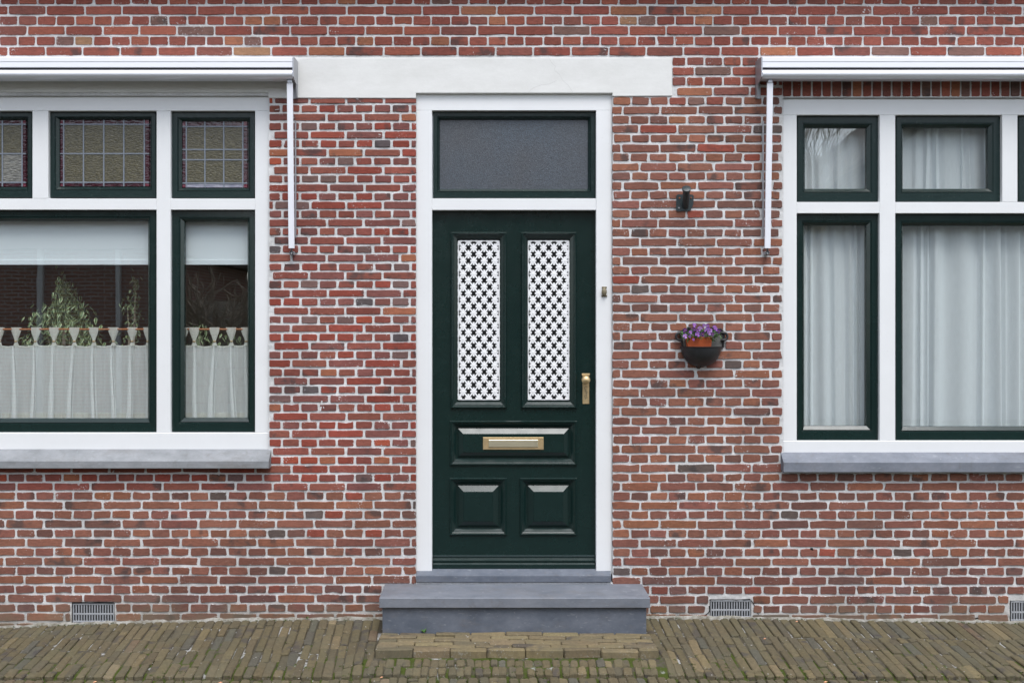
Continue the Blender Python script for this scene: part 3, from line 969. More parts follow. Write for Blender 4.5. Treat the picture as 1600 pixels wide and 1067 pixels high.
# ornamental grilles
def grille(x0, y0, x1, y1):
    Y = DY + .012
    b = MB()
    cw, chh = 8.28, 10.22
    def P3(x_, y_, d=0): return (XX(x_, DY), Y + d, ZZ(y_, DY))
    def bar(a, c_, w0, w1, dz):
        d = Vector((c_[0] - a[0], c_[1] - a[1])); d.normalize(); q = Vector((-d.y, d.x))
        A = [(a[0] + q.x * w0, a[1] + q.y * w0), (c_[0] + q.x * w1, c_[1] + q.y * w1), (c_[0] - q.x * w1, c_[1] - q.y * w1), (a[0] - q.x * w0, a[1] - q.y * w0)]
        m0, m1 = a, c_
        top = [P3(*p, 0) for p in A] + [P3(*m0, -dz), P3(*m1, -dz)] + [P3(*p, .003) for p in A]
        b.add(top, [(0, 1, 5, 4), (3, 4, 5, 2), (1, 2, 5), (0, 4, 3), (0, 6, 7, 1), (1, 7, 8, 2), (2, 8, 9, 3), (3, 9, 6, 0)])
    clampx = lambda v_: max(x0 + .4, min(x1 - .4, v_)); clampy = lambda v_: max(y0 + .4, min(y1 - .4, v_))
    nr = int((y1 - y0) / chh) + 3; nc = int((x1 - x0) / cw) + 3
    for r_ in range(nr):
        for c_ in range(nc):
            if (r_ + c_) % 2: continue
            cx_, cy_ = x0 + 7.2 - cw + c_ * cw + .3, y0 + 7.5 - chh + r_ * chh + 3.0
            cx_ += 0; 
            if not (x0 - 3.5 <= cx_ <= x1 + 3.5 and y0 - 4 <= cy_ <= y1 + 4): continue
            inside = x0 + 2.6 <= cx_ <= x1 - 2.6 and y0 + 2.6 <= cy_ <= y1 - 2.6
            cx_, cy_ = clampx(cx_), clampy(cy_)
            for sx_ in (-1, 1):
                for sy_ in (-1, 1):
                    e = (clampx(cx_ + sx_ * cw * .55), clampy(cy_ + sy_ * chh * .55))
                    if abs(e[0] - cx_) < 1.2 or abs(e[1] - cy_) < 1.2: continue
                    bar((cx_, cy_), e, 1.7, 1.15, .0016)
            for (dx, dy, L_) in ((1, 0, 5.3), (-1, 0, 5.3), (0, 1, 6.6), (0, -1, 6.6)):
                e = (clampx(cx_ + dx * L_), clampy(cy_ + dy * L_))
                if abs(e[0] - cx_) + abs(e[1] - cy_) < 1.5: continue
                bar((cx_, cy_), e, 1.0, 1.55, .0018)
            # domed boss and bead tips
            if not inside: continue
            ring_ = [P3(cx_ + 2.8 * math.cos(t * math.pi / 4 + .2), cy_ + 3.0 * math.sin(t * math.pi / 4 + .2), -.0004) for t in range(8)]
            b.add(ring_ + [P3(cx_, cy_, -.0034)], [(t, (t + 1) % 8, 8) for t in range(8)])
    for (a, c_) in (((x0, y0), (x1, y0)), ((x1, y0), (x1, y1)), ((x1, y1), (x0, y1)), ((x0, y1), (x0, y0))):
        bar(a, c_, .75, .75, .001)
    o_ = b.build('ornamental_grille', M['grille'], leaf)
    return o_
grille(716, 376.5, 780, 624.5)
grille(825.3, 376.5, 889, 624.5)
# letter box
lb = MB(); yy = DY - .006
lb.rings(XX(754.7, yy), XX(849.5, yy), ZZ(702.2, yy), ZZ(683, yy), [(0, yy + .003), (0, yy - .002), (.0015, yy - .0035), (.029, yy - .0035), (.030, yy - .001)], False)
lb.pbox(762, 684.2, 842, 701.0, yy - .0032, yy + .001, .0005)
lbo = lb.build('letter_plate', M['brass'], fd)
b = MB(); b.pbox(763.5, 687, 841, 698.5, yy - .009, yy - .0034, .0025); b.build('flap', M['brass_flap'], lbo)
# knob with plate
b = MB(); b.pbox(910.2, 585, 920.8, 631, DY - .003, DY, .0012)
b.pbox(909.2, 583.6, 921.6, 586.6, DY - .007, DY - .0031, .001)
kp = b.build('lock_plate', M['brass'], fd)
b = MB()
zc = ZZ(593.6, DY - .05); xc = XX(915.6, DY - .05)
b.tube([(xc, DY - .002, zc), (xc, DY - .018, zc), (xc, DY - .032, zc)], [.014, .010, .012], 14)
b.sphere((xc, DY - .048, zc), .0255, (1, .85, 1), 20, 12)
b.build('knob', M['brass'], kp, smooth=True)
b = MB()
def ring3(mb, cx_, cz_, Y, r0, r1, t0=0, t1=2 * math.pi, k=12):
    pts = [(cx_ + r0 * math.cos(t0 + (t1 - t0) * i / k), Y, cz_ + r0 * math.sin(t0 + (t1 - t0) * i / k)) for i in range(k + 1)]
    mb.tube(pts, r1, 6)
xk = XX(915.5, DY)
for zpx, r_, a0, a1 in ((606, .0085, .6, 5.2), (612.5, .007, -2.2, 2.6), (619.5, .0085, 1.2, 6.0)):
    ring3(b, xk, ZZ(zpx, DY), DY - .0045, r_, .0014, a0, a1)
b.tube([(xk - .003, DY - .0045, ZZ(609, DY)), (xk + .006, DY - .0045, ZZ(617, DY)), (xk - .006, DY - .0045, ZZ(624, DY))], .0014, 6)
b.build('scroll_relief', M['bronze'], kp)
# stone threshold
b = MB()
zT = ZZ(897.5, 0)
b.extrude([(.16, ZZ(887.5, DY)), (.03, ZZ(888.5, .03)), (.0, zT + .006), (-.012, zT), (-.014, zT - .004), (-.014, ZZ(909, -.014)), (.16, ZZ(909, 0))], XX(650.5), XX(954.5))
b.build('threshold', M['bluestone'], fd)
b = MB(); b.box(XX(650), XX(957), -.004, .15, ZZ(913), ZZ(909.5), 0); b.build('bedding', M['mortar'], fd)

# bell on the right jamb
bl = empty('door_bell', (XX(944), FY, ZZ(463)), 'small bronze pineapple shaped bell pull on the white door jamb', 'door bell')
b = MB(); b.pbox(940.5, 448, 948, 450.2, FY - .006, FY, .001); b.build('crown', M['bronze'], bl)
b = MB(); b.pbox(940, 461, 948.6, 463.4, FY - .007, FY, .001); b.build('foot', M['bronze'], bl)
b = MB(); b.sphere((XX(944.3), FY - .012, ZZ(456)), .0165, (.95, .8, 1.45), 12, 9); b.build('bell_pull', M['bronze'], bl)

# ------------------------------------------------------------------ doorstep
st = empty('doorstep', (XX(804), -.15, 0), 'blue limestone doorstep slab on a plain riser under the green door', 'step')
b = MB(); Ys = -.31
X0, X1 = XX(592.6, Ys), XX(1015.8, Ys)
zt, zb = ZZ(933.5, Ys), ZZ(949.6, Ys)
b.extrude([(-.004, ZZ(911.5, 0)), (Ys + .004, zt), (Ys, zt - .004), (Ys, zb + .002), (Ys + .003, zb), (-.004, zb)], X0, X1)
slab = b.build('slab', M['bluestone_top'], st)
bv = slab.modifiers.new('bevel', 'BEVEL'); bv.width = .003; bv.segments = 2; bv.limit_method = 'ANGLE'
b = MB(); Yr = Ys + .022
b.box(XX(597.5, Yr), XX(1010, Yr), Yr, -.004, -.09, zb - .003, .003); b.build('riser', M['bluestone'], st)

# ------------------------------------------------------------------ awnings
def awning(name_label, xa, xb, armx, left):
    """cassette awning: xa, xb pixel extent of the cassette on its front; armx pixel of the arm"""
    Yf = -.135
    a = empty('awning', (XX((max(xa, -60) + min(xb, 1700)) / 2), -.07, ZZ(105, Yf)), name_label, 'awning', 'folded awnings over the two windows')
    X0, X1 = XX(xa, Yf), XX(xb, Yf)
    z = lambda p: ZZ(p, Yf)
    b = MB()      # housing
    b.extrude([(-.012, z(84.5)), (Yf + .03, z(87)), (Yf + .004, z(89.2)), (Yf, z(90.2)), (Yf, z(96.4)), (Yf + .002, z(97.2)), (Yf + .002, z(105.2)), (Yf + .006, z(106)), (-.07, z(106)), (-.07, z(118)), (-.012, z(118))], X0, X1)
    b.build('cassette', M['aluminium_white'], a)
    b = MB(); b.box(X0 + .004, X1 - .004, Yf + .012, -.071, z(109), z(106.2), 0); b.build('slot_fill', M['dark_slot'], a)  # filler strip below the housing, the slot's shade painted as near-black
    b = MB()      # rounded front bar
    cy, cz, rr = Yf + .022, z(115.3), .0262
    sec = [(cy + .06, z(108.6))] + [(cy - rr * math.sin(R(t)), cz + rr * math.cos(R(t))) for t in range(0, 181, 12)] + [(cy + .06, z(122.3))]
    b.extrude(sec, X0 + (.0 if left else .001), X1 - .001)
    b.build('front_bar', M['aluminium'], a, smooth=True)
    # end bracket plate
    b = MB()
    xe = (X1 if left else X0)
    s = 1 if left else -1
    e0, e1 = sorted((xe, xe + s * .007))
    sec = [(-.003, z(88)), (Yf + .03, z(88)), (Yf - .002, z(91)), (Yf - .002, z(120)), (Yf + .03, z(124)), (-.05, z(127)), (-.03, z(147)), (-.003, z(147))]
    b.extrude(sec, e0, e1); b.build('end_plate', M['aluminium_grey'], a)
    b = MB(); b.box(e0 - (.0 if left else .0) - (.022 if left else 0), e1 + (0 if left else .022), -.010, -.0035, z(147), z(124), .001)
    b.build('wall_bracket', M['aluminium_grey'], a)
    # folding arm hanging against the wall
    Yt, Yb_ = -.105, -.052
    xt0, xt1 = XX(armx - 4.6, Yt), XX(armx + 4.6, Yt)
    xm, hw = (xt0 + xt1) / 2, (xt1 - xt0) / 2
    zt_, zb_ = ZZ(130, Yt), ZZ(388, Yb_)
    th = .012
    vs = []
    for (Y, Zv) in ((Yt, zt_), (Yb_, zb_)):
        vs += [(xm - hw, Y + th, Zv), (xm - hw, Y + .002, Zv), (xm - hw + .002, Y, Zv), (xm + hw - .002, Y, Zv), (xm + hw, Y + .002, Zv), (xm + hw, Y + th, Zv)]
    b = MB(); b.add(vs, [(i, (i + 1) % 6, 6 + (i + 1) % 6, 6 + i) for i in range(6)] + [(5, 4, 3, 2, 1, 0), (6, 7, 8, 9, 10, 11)])
    b.build('arm', M['aluminium_white'], a)
    b = MB(); b.box(xm - .013, xm + .013, Yt - .004, Yt + .03, ZZ(130.5, Yt), ZZ(125, Yt), .002); b.build('arm_hinge', M['aluminium_grey'], a)
    # rail on the wall behind the arm
    b = MB(); b.box(xm + .012 if left else xm - .020, xm + .020 if left else xm - .012, -.016, -.0035, ZZ(372, 0), ZZ(190, 0), .001); b.build('wall_rail', M['aluminium_grey'], a)
    # hook
    b = MB(); zz_ = zb_
    b.tube([(xm, Yb_ + .006, zz_ + .004), (xm, Yb_ + .006, zz_ - .016)], .005, 8)
    ring3(b, xm, zz_ - .026, Yb_ + .006, .009, .0036, 0, 2 * math.pi, 12)
    b.build('hook', M['castiron'], a)
    b = MB(); b.box(xm - .013, xm + .013, -.045, -.0035, zz_ - .036, zz_ - .018, .002); b.build('hook_bracket', M['aluminium_grey'], a)
    return a
awning('white folded awning cassette over the left window with a hanging arm', -190, 457, 452.5, True)
awning('white folded awning cassette over the right window with a hanging arm', 1191.5, 1800, 1203.5, False)

# ------------------------------------------------------------------ wall vents
def vent(x0, y0, x1, y1, label):
    v_ = empty('air_vent', (XX((x0 + x1) / 2), 0, ZZ(y1)), label, 'air vent', 'air vents at the foot of the wall')
    b = MB()
    Yv = .004
    nsl = 15
    p = (x1 - x0 - 2.4) / nsl
    ym = y0 + (y1 - y0) * .56
    b.pbox(x0, y0, x1, y0 + 2.2, Yv, Yv + .01, .001); b.pbox(x0, y1 - 2.4, x1, y1, Yv, Yv + .01, .001)
    b.pbox(x0 + 1, ym - 1.2, x1 - 1, ym + 1.2, Yv + .0005, Yv + .01, .001)
    for i in range(nsl + 1):
        xx_ = x0 + 1.2 + i * p
        b.pbox(xx_ - 1.0, y0 + 1.5, xx_ + 1.0, y1 - 1.5, Yv + .001, Yv + .009, .0006)
    b.build('grate', M['vent'], v_)
    b = MB(); b.pbox(x0 - 2, y0 - 2, x1 + 2, y1 + 2, .05, .06, 0)
    b.build('shaft', M['black'], v_)
vent(113.5, 942.5, 178.5, 972, 'grey slotted air vent below the left window')
vent(1110, 937.5, 1173, 965, 'grey slotted air vent right of the doorstep with cracked mortar beside it')
vent(1579.5, 939, 1643, 970, 'grey slotted air vent cut by the right edge of the photo')
b = MB()
for pts, wd_ in (([(1099, 962), (1103, 960), (1107, 957), (1109, 953), (1108, 946)], 1.5), ([(1174, 938), (1179, 946), (1183, 950), (1184, 957), (1186, 963)], 1.2),
                 ([(1041, 961), (1050, 962.5), (1060, 961), (1068, 961.5)], 1.1), ([(1057, 946), (1058.5, 949)], 1.6), ([(1262, 963), (1271, 964), (1285, 962.5), (1293, 963.5)], 1.6), ([(1318, 964), (1327, 964)], 2.2),
                 ([(1515, 965), (1522, 966.5), (1528, 965)], 2.0), ([(505, 963.5), (516, 964), (528, 963.3)], .9), ([(26, 974), (33, 975), (40, 978)], 1.4), ([(112, 941), (125, 940.5), (140, 941.2), (155, 940.3), (178, 941)], 1.7),
                 ([(1108, 937), (1130, 936.2), (1150, 936.8), (1172, 935.6)], 1.3)):
    crack(b, pts, -.0016, wd_)
for (hx, hy, hr) in ((1268, 857, 2.0), (1269.5, 858, 1.4)):
    crack(b, [(hx - hr, hy), (hx + hr, hy + .3)], -.0042, hr * 1.6)
b.build('crack', M['black'], wall)
b = MB()
for pts, wd_ in (([(503, 626), (502, 633), (500.5, 642)], 2.2), ([(504, 630), (506, 638)], 1.2), ([(430, 172), (436, 171)], .8), ([(556, 214), (558, 222)], 1.0), ([(604, 386), (617, 388)], 1.0)):
    crack(b, pts, -.0045, wd_)
b.build('mortar_smear', M['mortar'], wall)

# ------------------------------------------------------------------ flagpole holder
fh = empty('flagpole_holder', (XX(1070), 0, ZZ(330)), 'dark iron flagpole holder bolted to the bricks above the flower planter', 'flagpole holder')
b = MB()
Yp = -.010
pl = [(1057, 305.5), (1059, 304), (1082, 304.2), (1084, 306), (1083.5, 319), (1079, 329.5), (1059, 330.5), (1056.5, 328.5)]
n_ = len(pl)
vs = [(XX(x_, Yp), Yp, ZZ(y_, Yp)) for x_, y_ in pl] + [(XX(x_, Yp), -.002, ZZ(y_, Yp)) for x_, y_ in pl]
b.add(vs, [tuple(range(n_))] + [(a, n_ + a, n_ + (a + 1) % n_, (a + 1) % n_) for a in range(n_)])
b.build('plate', M['iron_bracket'], fh)
b = MB()
p0 = Vector((XX(1070.5, 0), -.008, ZZ(322, 0))); p1 = Vector((XX(1073, -.11), -.105, ZZ(294.5, -.11)))
u = (p1 - p0).normalized()
b.tube([p0 - u * .01, p1 - u * .012, p1 - u * .011, p1, p1 + u * .002, p1 + u * .0005, p1 - u * .05], [.0195, .0195, .0245, .0255, .022, .0165, .0155], 18, cap=False)
b.build('socket', M['iron_bracket'], fh, smooth=True)
b = MB(); d_ = p1 - u * .045
b.tube([d_, d_ - u * .002], .0155, 12); b.build('socket_bottom', M['black'], fh)
for (x_, y_, mt) in ((1061.3, 310, 'rust'), (1079, 309.8, 'rust'), (1060.3, 325.5, 'vent')):
    b = MB(); b.tube([(XX(x_), Yp - .0005, ZZ(y_)), (XX(x_), Yp - .004, ZZ(y_))], [.0055, .0035], 8); b.build('bolt', M[mt], fh)

# ------------------------------------------------------------------ cauldron planter
cp = empty('wall_planter', (XX(1097), 0, ZZ(576)), 'black half cauldron planter hung on the bricks right of the door', 'planter')
b = MB(); cxp = XX(1097.5, -.05); rimz = ZZ(543, -.12); rad = .1155; dep = .112
vs, fs = [], []
prof = [(0.02, -1.0), (.35, -.955), (.62, -.82), (.82, -.60), (.94, -.36), (1.0, -.12), (1.02, 0.0), (1.055, .012), (1.06, .035), (1.03, .045), (.985, .03), (.96, -.05), (.90, -.35), (.75, -.62), (.5, -.82), (.02, -.92)]
NS = 22
for (rr, zz_) in prof:
    for k in range(NS + 1):
        a = math.pi + math.pi * k / NS
        vs.append((cxp + rad * rr * math.cos(a), rad * rr * math.sin(a) * 1.0 - .004, rimz + dep * zz_))
for j in range(len(prof) - 1):
    for k in range(NS):
        fs.append((j * (NS + 1) + k, j * (NS + 1) + k + 1, (j + 1) * (NS + 1) + k + 1, (j + 1) * (NS + 1) + k))
b.add(vs, fs); b.build('bowl', M['castiron'], cp, smooth=True)
b = MB()      # back plate rising behind the rim
pl = [(1066, 545), (1064.5, 526), (1062, 521), (1068, 515.5), (1080, 516.5), (1097, 518), (1115, 516.5), (1124, 515), (1130, 520), (1130.5, 527), (1128.5, 545)]
n_ = len(pl)
vs = [(XX(x_), -.0085, ZZ(y_)) for x_, y_ in pl] + [(XX(x_), -.003, ZZ(y_)) for x_, y_ in pl]
b.add(vs, [tuple(range(n_))] + [(a, n_ + a, n_ + (a + 1) % n_, (a + 1) % n_) for a in range(n_)])
b.build('back_plate', M['cauldron_in'], cp)
b = MB(); b.tube([(XX(1066), -.012, ZZ(543)), (XX(1064), -.014, ZZ(527)), (XX(1061), -.014, ZZ(520)), (XX(1068), -.014, ZZ(514.5)), (XX(1082), -.013, ZZ(515.5)), (XX(1097), -.013, ZZ(517.5)), (XX(1113), -.013, ZZ(515.5)), (XX(1125), -.014, ZZ(514)), (XX(1131), -.014, ZZ(520)), (XX(1130), -.014, ZZ(530)), (XX(1129), -.012, ZZ(543))], .006, 7)
b.build('back_rim', M['castiron'], cp, smooth=True)
for s, xc_ in ((-1, 1059.5), (1, 1131)):
    b = MB(); pts = []
    for k in range(11):
        a = -math.pi / 2 + math.pi * k / 10
        pts.append((XX(xc_ - s * 1) + s * .019 * math.cos(a), -.022, ZZ(525.5) + .021 * math.sin(a)))
    pts = [(pts[0][0] - s * .016, -.014, pts[0][2])] + pts + [(pts[-1][0] - s * .016, -.014, pts[-1][2])]
    b.tube(pts, .0072, 8); b.build('lug', M['castiron'], cp, smooth=True)
for x_ in (1075.5, 1112):
    b = MB(); b.sphere((XX(x_), -.02, ZZ(512)), .010, (1.3, .8, .6), 10, 6); b.build('rim_stud', M['castiron'], cp, smooth=True)
b = MB(); ring3(b, XX(1091.5, -.02), ZZ(572.5, -.02), -.02, .011, .0042); b.tube([(XX(1090, -.02), -.02, ZZ(566)), (XX(1091.5, -.02), -.02, ZZ(570))], .008, 8)
b.build('ring', M['castiron'], cp)

pp = empty('potted_pansies', (XX(1094), -.07, rimz - .06), 'purple pansies in an orange trough standing in the black cauldron planter', 'potted flowers')
b = MB(); Yq = -.064
vs = []
for (ins, y_) in ((2.0, 548), (0, 528.5), (-.6, 528.5), (-.6, 526.6), (2, 526.6), (3, 530)):
    for (sx_, yy_) in ((1073.5 + ins, Yq + ins * .001), (1112.5 - ins, Yq + ins * .001), (1112.5 - ins, -.014 - ins * .001), (1073.5 + ins, -.014 - ins * .001)):
        vs.append((XX(sx_, Yq), yy_, ZZ(y_, Yq)))
fs = [(i * 4 + a, i * 4 + (a + 1) % 4, i * 4 + 4 + (a + 1) % 4, i * 4 + 4 + a) for i in range(5) for a in range(4)] + [(3, 2, 1, 0), (20, 21, 22, 23)]
b.add(vs, fs); b.build('trough', M['terracotta'], pp)
b = MB()
for _ in range(330):
    a = random.uniform(-1, 1)
    x_ = 1095.5 + a * 30 + random.uniform(-2, 2)
    top = 513 + 6 * abs(a) ** 2 + random.uniform(0, 17 if abs(a) < .75 else 10)
    Y = random.uniform(-.125, -.03)
    c0 = Vector((XX(x_, Y), Y, ZZ(top, Y)))
    L = random.uniform(.010, .019); W_ = L * random.uniform(.3, .45)
    mt = Matrix.Rotation(random.uniform(0, 6.28), 3, 'Z') @ Matrix.Rotation(random.uniform(-1.3, .7), 3, 'X')
    pts = [Vector(q) for q in ((0, -L * .5, 0), (-W_, 0, .002), (0, L * .6, -.003), (W_, 0, .002))]
    b.add([c0 + mt @ q for q in pts], [(0, 1, 2), (0, 2, 3)])
tag(b.build('foliage', M['pansy_leaf'], pp, fix=False), kind='stuff')
FL = [(1085, 508, .95, 'pansy_mid', 0), (1084, 514, .85, 'pansy_dark', 0), (1093.5, 513.5, 1.15, 'pansy_light', 0), (1105, 509.5, .95, 'pansy_mid', 0), (1107, 514.5, .9, 'pansy_mid', 0),
      (1108.5, 519.5, 1.1, 'pansy_light', 0), (1116.5, 511.5, .9, 'pansy_mid', 0), (1119, 514.5, .8, 'pansy_mid', 1), (1123, 517.5, .95, 'pansy_dark', 1), (1090, 522.5, 1.1, 'pansy_mid', 1),
      (1097.8, 522, 1.0, 'pansy_dark', 1), (1070.5, 525, 1.05, 'pansy_light', 1), (1070, 516, .95, 'pansy_dark', 0), (1077.5, 526, .6, 'pansy_mid', 0), (1113.5, 522, .8, 'pansy_dark', 0),
      (1102.5, 516, .7, 'pansy_mid', 0), (1083.5, 530.5, .55, 'pansy_mid', 0), (1100, 508.5, .8, 'pansy_mid', 0), (1089, 516.5, .75, 'pansy_dark', 0), (1111, 516, .7, 'pansy_light', 0), (1079, 519, .8, 'pansy_mid', 0)]
for (x_, y_, sc_, mt, _e) in FL:
    Y = -.135 + random.uniform(-.006, .01)
    c0 = Vector((XX(x_, Y), Y, ZZ(y_, Y)))
    rot = Matrix.Rotation(random.uniform(-.35, .35), 3, 'Z') @ Matrix.Rotation(random.uniform(-.25, .45), 3, 'X') @ Matrix.Rotation(random.uniform(-.5, .5), 3, 'Y')
    b = MB(); r0 = .0135 * sc_
    for a, ln, wd_, dy in ((60, 1.0, .62, .002), (120, 1.0, .62, .0025), (5, .95, .55, 0), (175, .95, .55, .0005), (270, 1.05, .75, -.001)):
        a = R(a)
        vs = [Vector((0, dy, 0))]
        for k in range(7):
            t = -1 + 2 * k / 6
            rr = r0 * ln * (1 - .28 * t * t + random.uniform(-.05, .05)); aa = a + t * wd_
            vs.append(Vector((rr * math.cos(aa), dy - .003 + .004 * abs(t), rr * math.sin(aa))))
        b.add([c0 + rot @ v_ for v_ in vs], [(0, k, k + 1) for k in range(1, 7)])
    fo = b.build('flower', M[mt], pp, fix=False)
    b = MB(); b.sphere(c0 + Vector((0, -.003, 0)), .0018 * sc_, (1, 1, 1), 6, 4); b.build('flower_eye', M['pansy_eye'], fo)

# ------------------------------------------------------------------ rooms behind the windows
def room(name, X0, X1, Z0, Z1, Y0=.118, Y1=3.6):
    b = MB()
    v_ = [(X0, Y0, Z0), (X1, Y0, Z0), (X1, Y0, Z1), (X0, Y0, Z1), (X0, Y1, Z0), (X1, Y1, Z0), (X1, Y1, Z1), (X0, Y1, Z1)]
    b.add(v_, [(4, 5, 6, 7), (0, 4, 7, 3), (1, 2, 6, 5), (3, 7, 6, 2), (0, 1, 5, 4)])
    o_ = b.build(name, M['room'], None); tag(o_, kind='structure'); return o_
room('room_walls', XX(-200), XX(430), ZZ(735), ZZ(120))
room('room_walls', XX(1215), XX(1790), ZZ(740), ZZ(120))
# inner window boards
b = MB(); b.box(XX(-190), XX(428), .119, .42, ZZ(690), ZZ(684), .002); tag(b.build('window_board', M['white'], None), 'white inner window board behind the cafe curtains', 'window board')
b = MB(); b.box(XX(1217), XX(1788), .119, .40, ZZ(700), ZZ(694), .002); tag(b.build('window_board', M['white'], None), 'white inner window board behind the long net curtains', 'window board')

# blinds
def blind(x0, x1, label, grp=None):
    Y = .118
    r_ = empty('roller_blind', (XX((x0 + x1) / 2), Y, ZZ(413, Y)), label, 'blind', 'roller blinds in the left window')
    b = MB(); b.pbox(x0, 336, x1, 405.5, Y, Y + .0015, 0); b.build('cloth', M['blind'], r_)
    b = MB(); b.pbox(x0, 405.5, x1, 414, Y - .003, Y + .006, .002); b.build('hem_bar', M['blind'], r_)
    b = MB(); b.tube([(XX(x0), Y + .03, ZZ(336, Y)), (XX(x1), Y + .03, ZZ(336, Y))], .022, 10); b.build('roller', M['blind'], r_)
blind(-140, 238, 'pale blue grey roller blind half lowered in the wide left pane')
blind(276, 396, 'pale blue grey roller blind half lowered in the narrow left pane')

# cafe curtains with tabs, rod
def cafe(x0, x1, tabs, label, rodlabel):
    Y = .135
    rod = MB(); zr = ZZ(514.5, Y)
    rod.tube([(XX(x0 - 4, Y), Y, zr), (XX(x1 + 4, Y), Y, zr)], .0058, 10)
    tag(rod.build('curtain_rod', M['wood_rod'], None, smooth=True), rodlabel, 'curtain rod')
    c = empty('cafe_curtain', (XX((x0 + x1) / 2, Y), Y, ZZ(672, Y)), label, 'curtain', 'cafe curtains in the left window')
    # cloth
    nx, nz = int((x1 - x0) * 1.1), 26
    vs, fs = [], []
    ph = random.uniform(0, 6)
    for i in range(nx + 1):
        px_ = x0 + (x1 - x0) * i / nx
        k = 0
        dn = min(abs(px_ - t) for t in tabs)
        near = min(tabs, key=lambda t: abs(px_ - t))
        gap = max(0, min(1, dn / 15))
        for j in range(nz + 1):
            f = j / nz
            topy = 539.2 + 1.7 * (gap ** 1.2) + (1.3 * math.sin(px_ * .05 + ph))*.4
            sag = topy + (672 - topy) * f
            fold = 0
            for ti, t in enumerate(tabs):
                d = (px_ - t - (3.5 * math.sin(ti * 2.1) * f))
                s_w = 2.4 + 3.6 * f
                fold += (.011 + .016 * f) * math.exp(-(d / s_w) ** 2) * (1 if ti % 2 else .75)
            fold += .0035 * math.sin(px_ * .23 + ph + .6 * math.sin(f * 3)) + .0025 * math.sin(px_ * .61 + ph * 2 + f)
            vs.append((XX(px_, Y), Y - fold + .006, ZZ(sag, Y)))
    for i in range(nx):
        for j in range(nz):
            a = i * (nz + 1) + j
            fs.append((a, a + nz + 1, a + nz + 2, a + 1))
    # gathered pleats: a second thickness of cloth below every tab
    for ti, t in enumerate(tabs):
        if not (x0 < t < x1): continue
        lean = random.uniform(-5, 5)
        for (off, w0_, w1_) in ((random.uniform(-1, 1), 2.6, random.uniform(5.5, 9)), (random.uniform(3, 6), .6, random.uniform(1.5, 3))):
            k0 = len(vs)
            for j in range(nz + 1):
                f = j / nz; y_ = 540.3 + (671.5 - 540.3) * f
                cx_ = t + off + lean * f + .8 * math.sin(f * 5 + ti)
                hw = (w0_ + (w1_ - w0_) * f ** .7) / 2
                for q in (-1, 0, 1):
                    px_ = max(x0, min(x1, cx_ + q * hw))
                    vs.append((XX(px_, Y), Y - .034 - .010 * f - (.006 if q == 0 else 0), ZZ(y_, Y)))
            for j in range(nz):
                for q in (0, 1):
                    a = k0 + j * 3 + q
                    fs.append((a, a + 1, a + 4, a + 3))
    b = MB(); b.add(vs, fs); b.build('cloth', M['voile_cream'], c, smooth=True, fix=False)
    # hem, doubled cloth, and top band
    for nm, y0, y1 in (('hem', 645, 672), ('heading', 539.5, 542)):
        vs, fs = [], []
        for i in range(nx + 1):
            px_ = x0 + (x1 - x0) * i / nx
            base = [vs0 for vs0 in ()]
            f = (y0 - 540) / 132
            fold = sum((.011 + .016 * f) * math.exp(-((px_ - t - 3.5 * math.sin(ti * 2.1) * f) / (2.4 + 3.6 * f)) ** 2) * (1 if ti % 2 else .75) for ti, t in enumerate(tabs))
            fold += .0035 * math.sin(px_ * .23 + ph + .6 * math.sin(f * 3)) + .0025 * math.sin(px_ * .61 + ph * 2 + f)
            dn = min(abs(px_ - t) for t in tabs)
            o_y = 1.7 * (max(0, min(1, dn / 15)) ** 1.2) + .5 * math.sin(px_ * .05 + ph) if nm == 'heading' else 0
            for y_ in (y0 + o_y, y1 + o_y): vs.append((XX(px_, Y), Y - fold + .0035, ZZ(y_, Y)))
        for i in range(nx): fs.append((2 * i, 2 * i + 2, 2 * i + 3, 2 * i + 1))
        b = MB(); b.add(vs, fs); b.build(nm, M['voile_cream_hem'], c, fix=False)
    for ti, t in enumerate(tabs):
        b = MB()
        secs = [(511.5, 8.2, .009), (516, 8.0, .010), (522, 6.2, .009), (528, 3.6, .008), (532, 2.2, .008), (535, 2.4, .008), (540, 4.5, .010)]
        vs, fs = [], []
        K = 12
        for (y_, hw, dp) in secs:
            for k in range(K):
                a = 2 * math.pi * k / K
                cr = 1 + .12 * math.cos(3 * a + ti)
                vs.append((XX(t, Y) + hw / PPM * math.cos(a) * cr, Y + dp * math.sin(a) * cr, ZZ(y_, Y)))
        for j in range(len(secs) - 1):
            for k in range(K):
                fs.append((j * K + k, j * K + (k + 1) % K, (j + 1) * K + (k + 1) % K, (j + 1) * K + k))
        b.add(vs, fs); b.build('tab', M['voile_cream_hem'], c, smooth=True)
        b = MB(); b.sphere((XX(t, Y), Y - .004, ZZ(533.5, Y)), .0085, (1.15, 1, .75), 10, 6); b.build('bead', M['bead'], c, smooth=True)
cafe(-140, 236, [-125, -94, -64, -32, -1, 25, 55.5, 84.5, 116.5, 147, 177.5, 206.5, 231], 'cream cafe curtain with tab tops in the wide left pane', 'orange varnished rod across the wide left pane')
cafe(279, 394, [286, 303.5, 335.5, 362, 385], 'cream cafe curtain with tab tops in the narrow left pane', 'orange varnished rod across the narrow left pane')

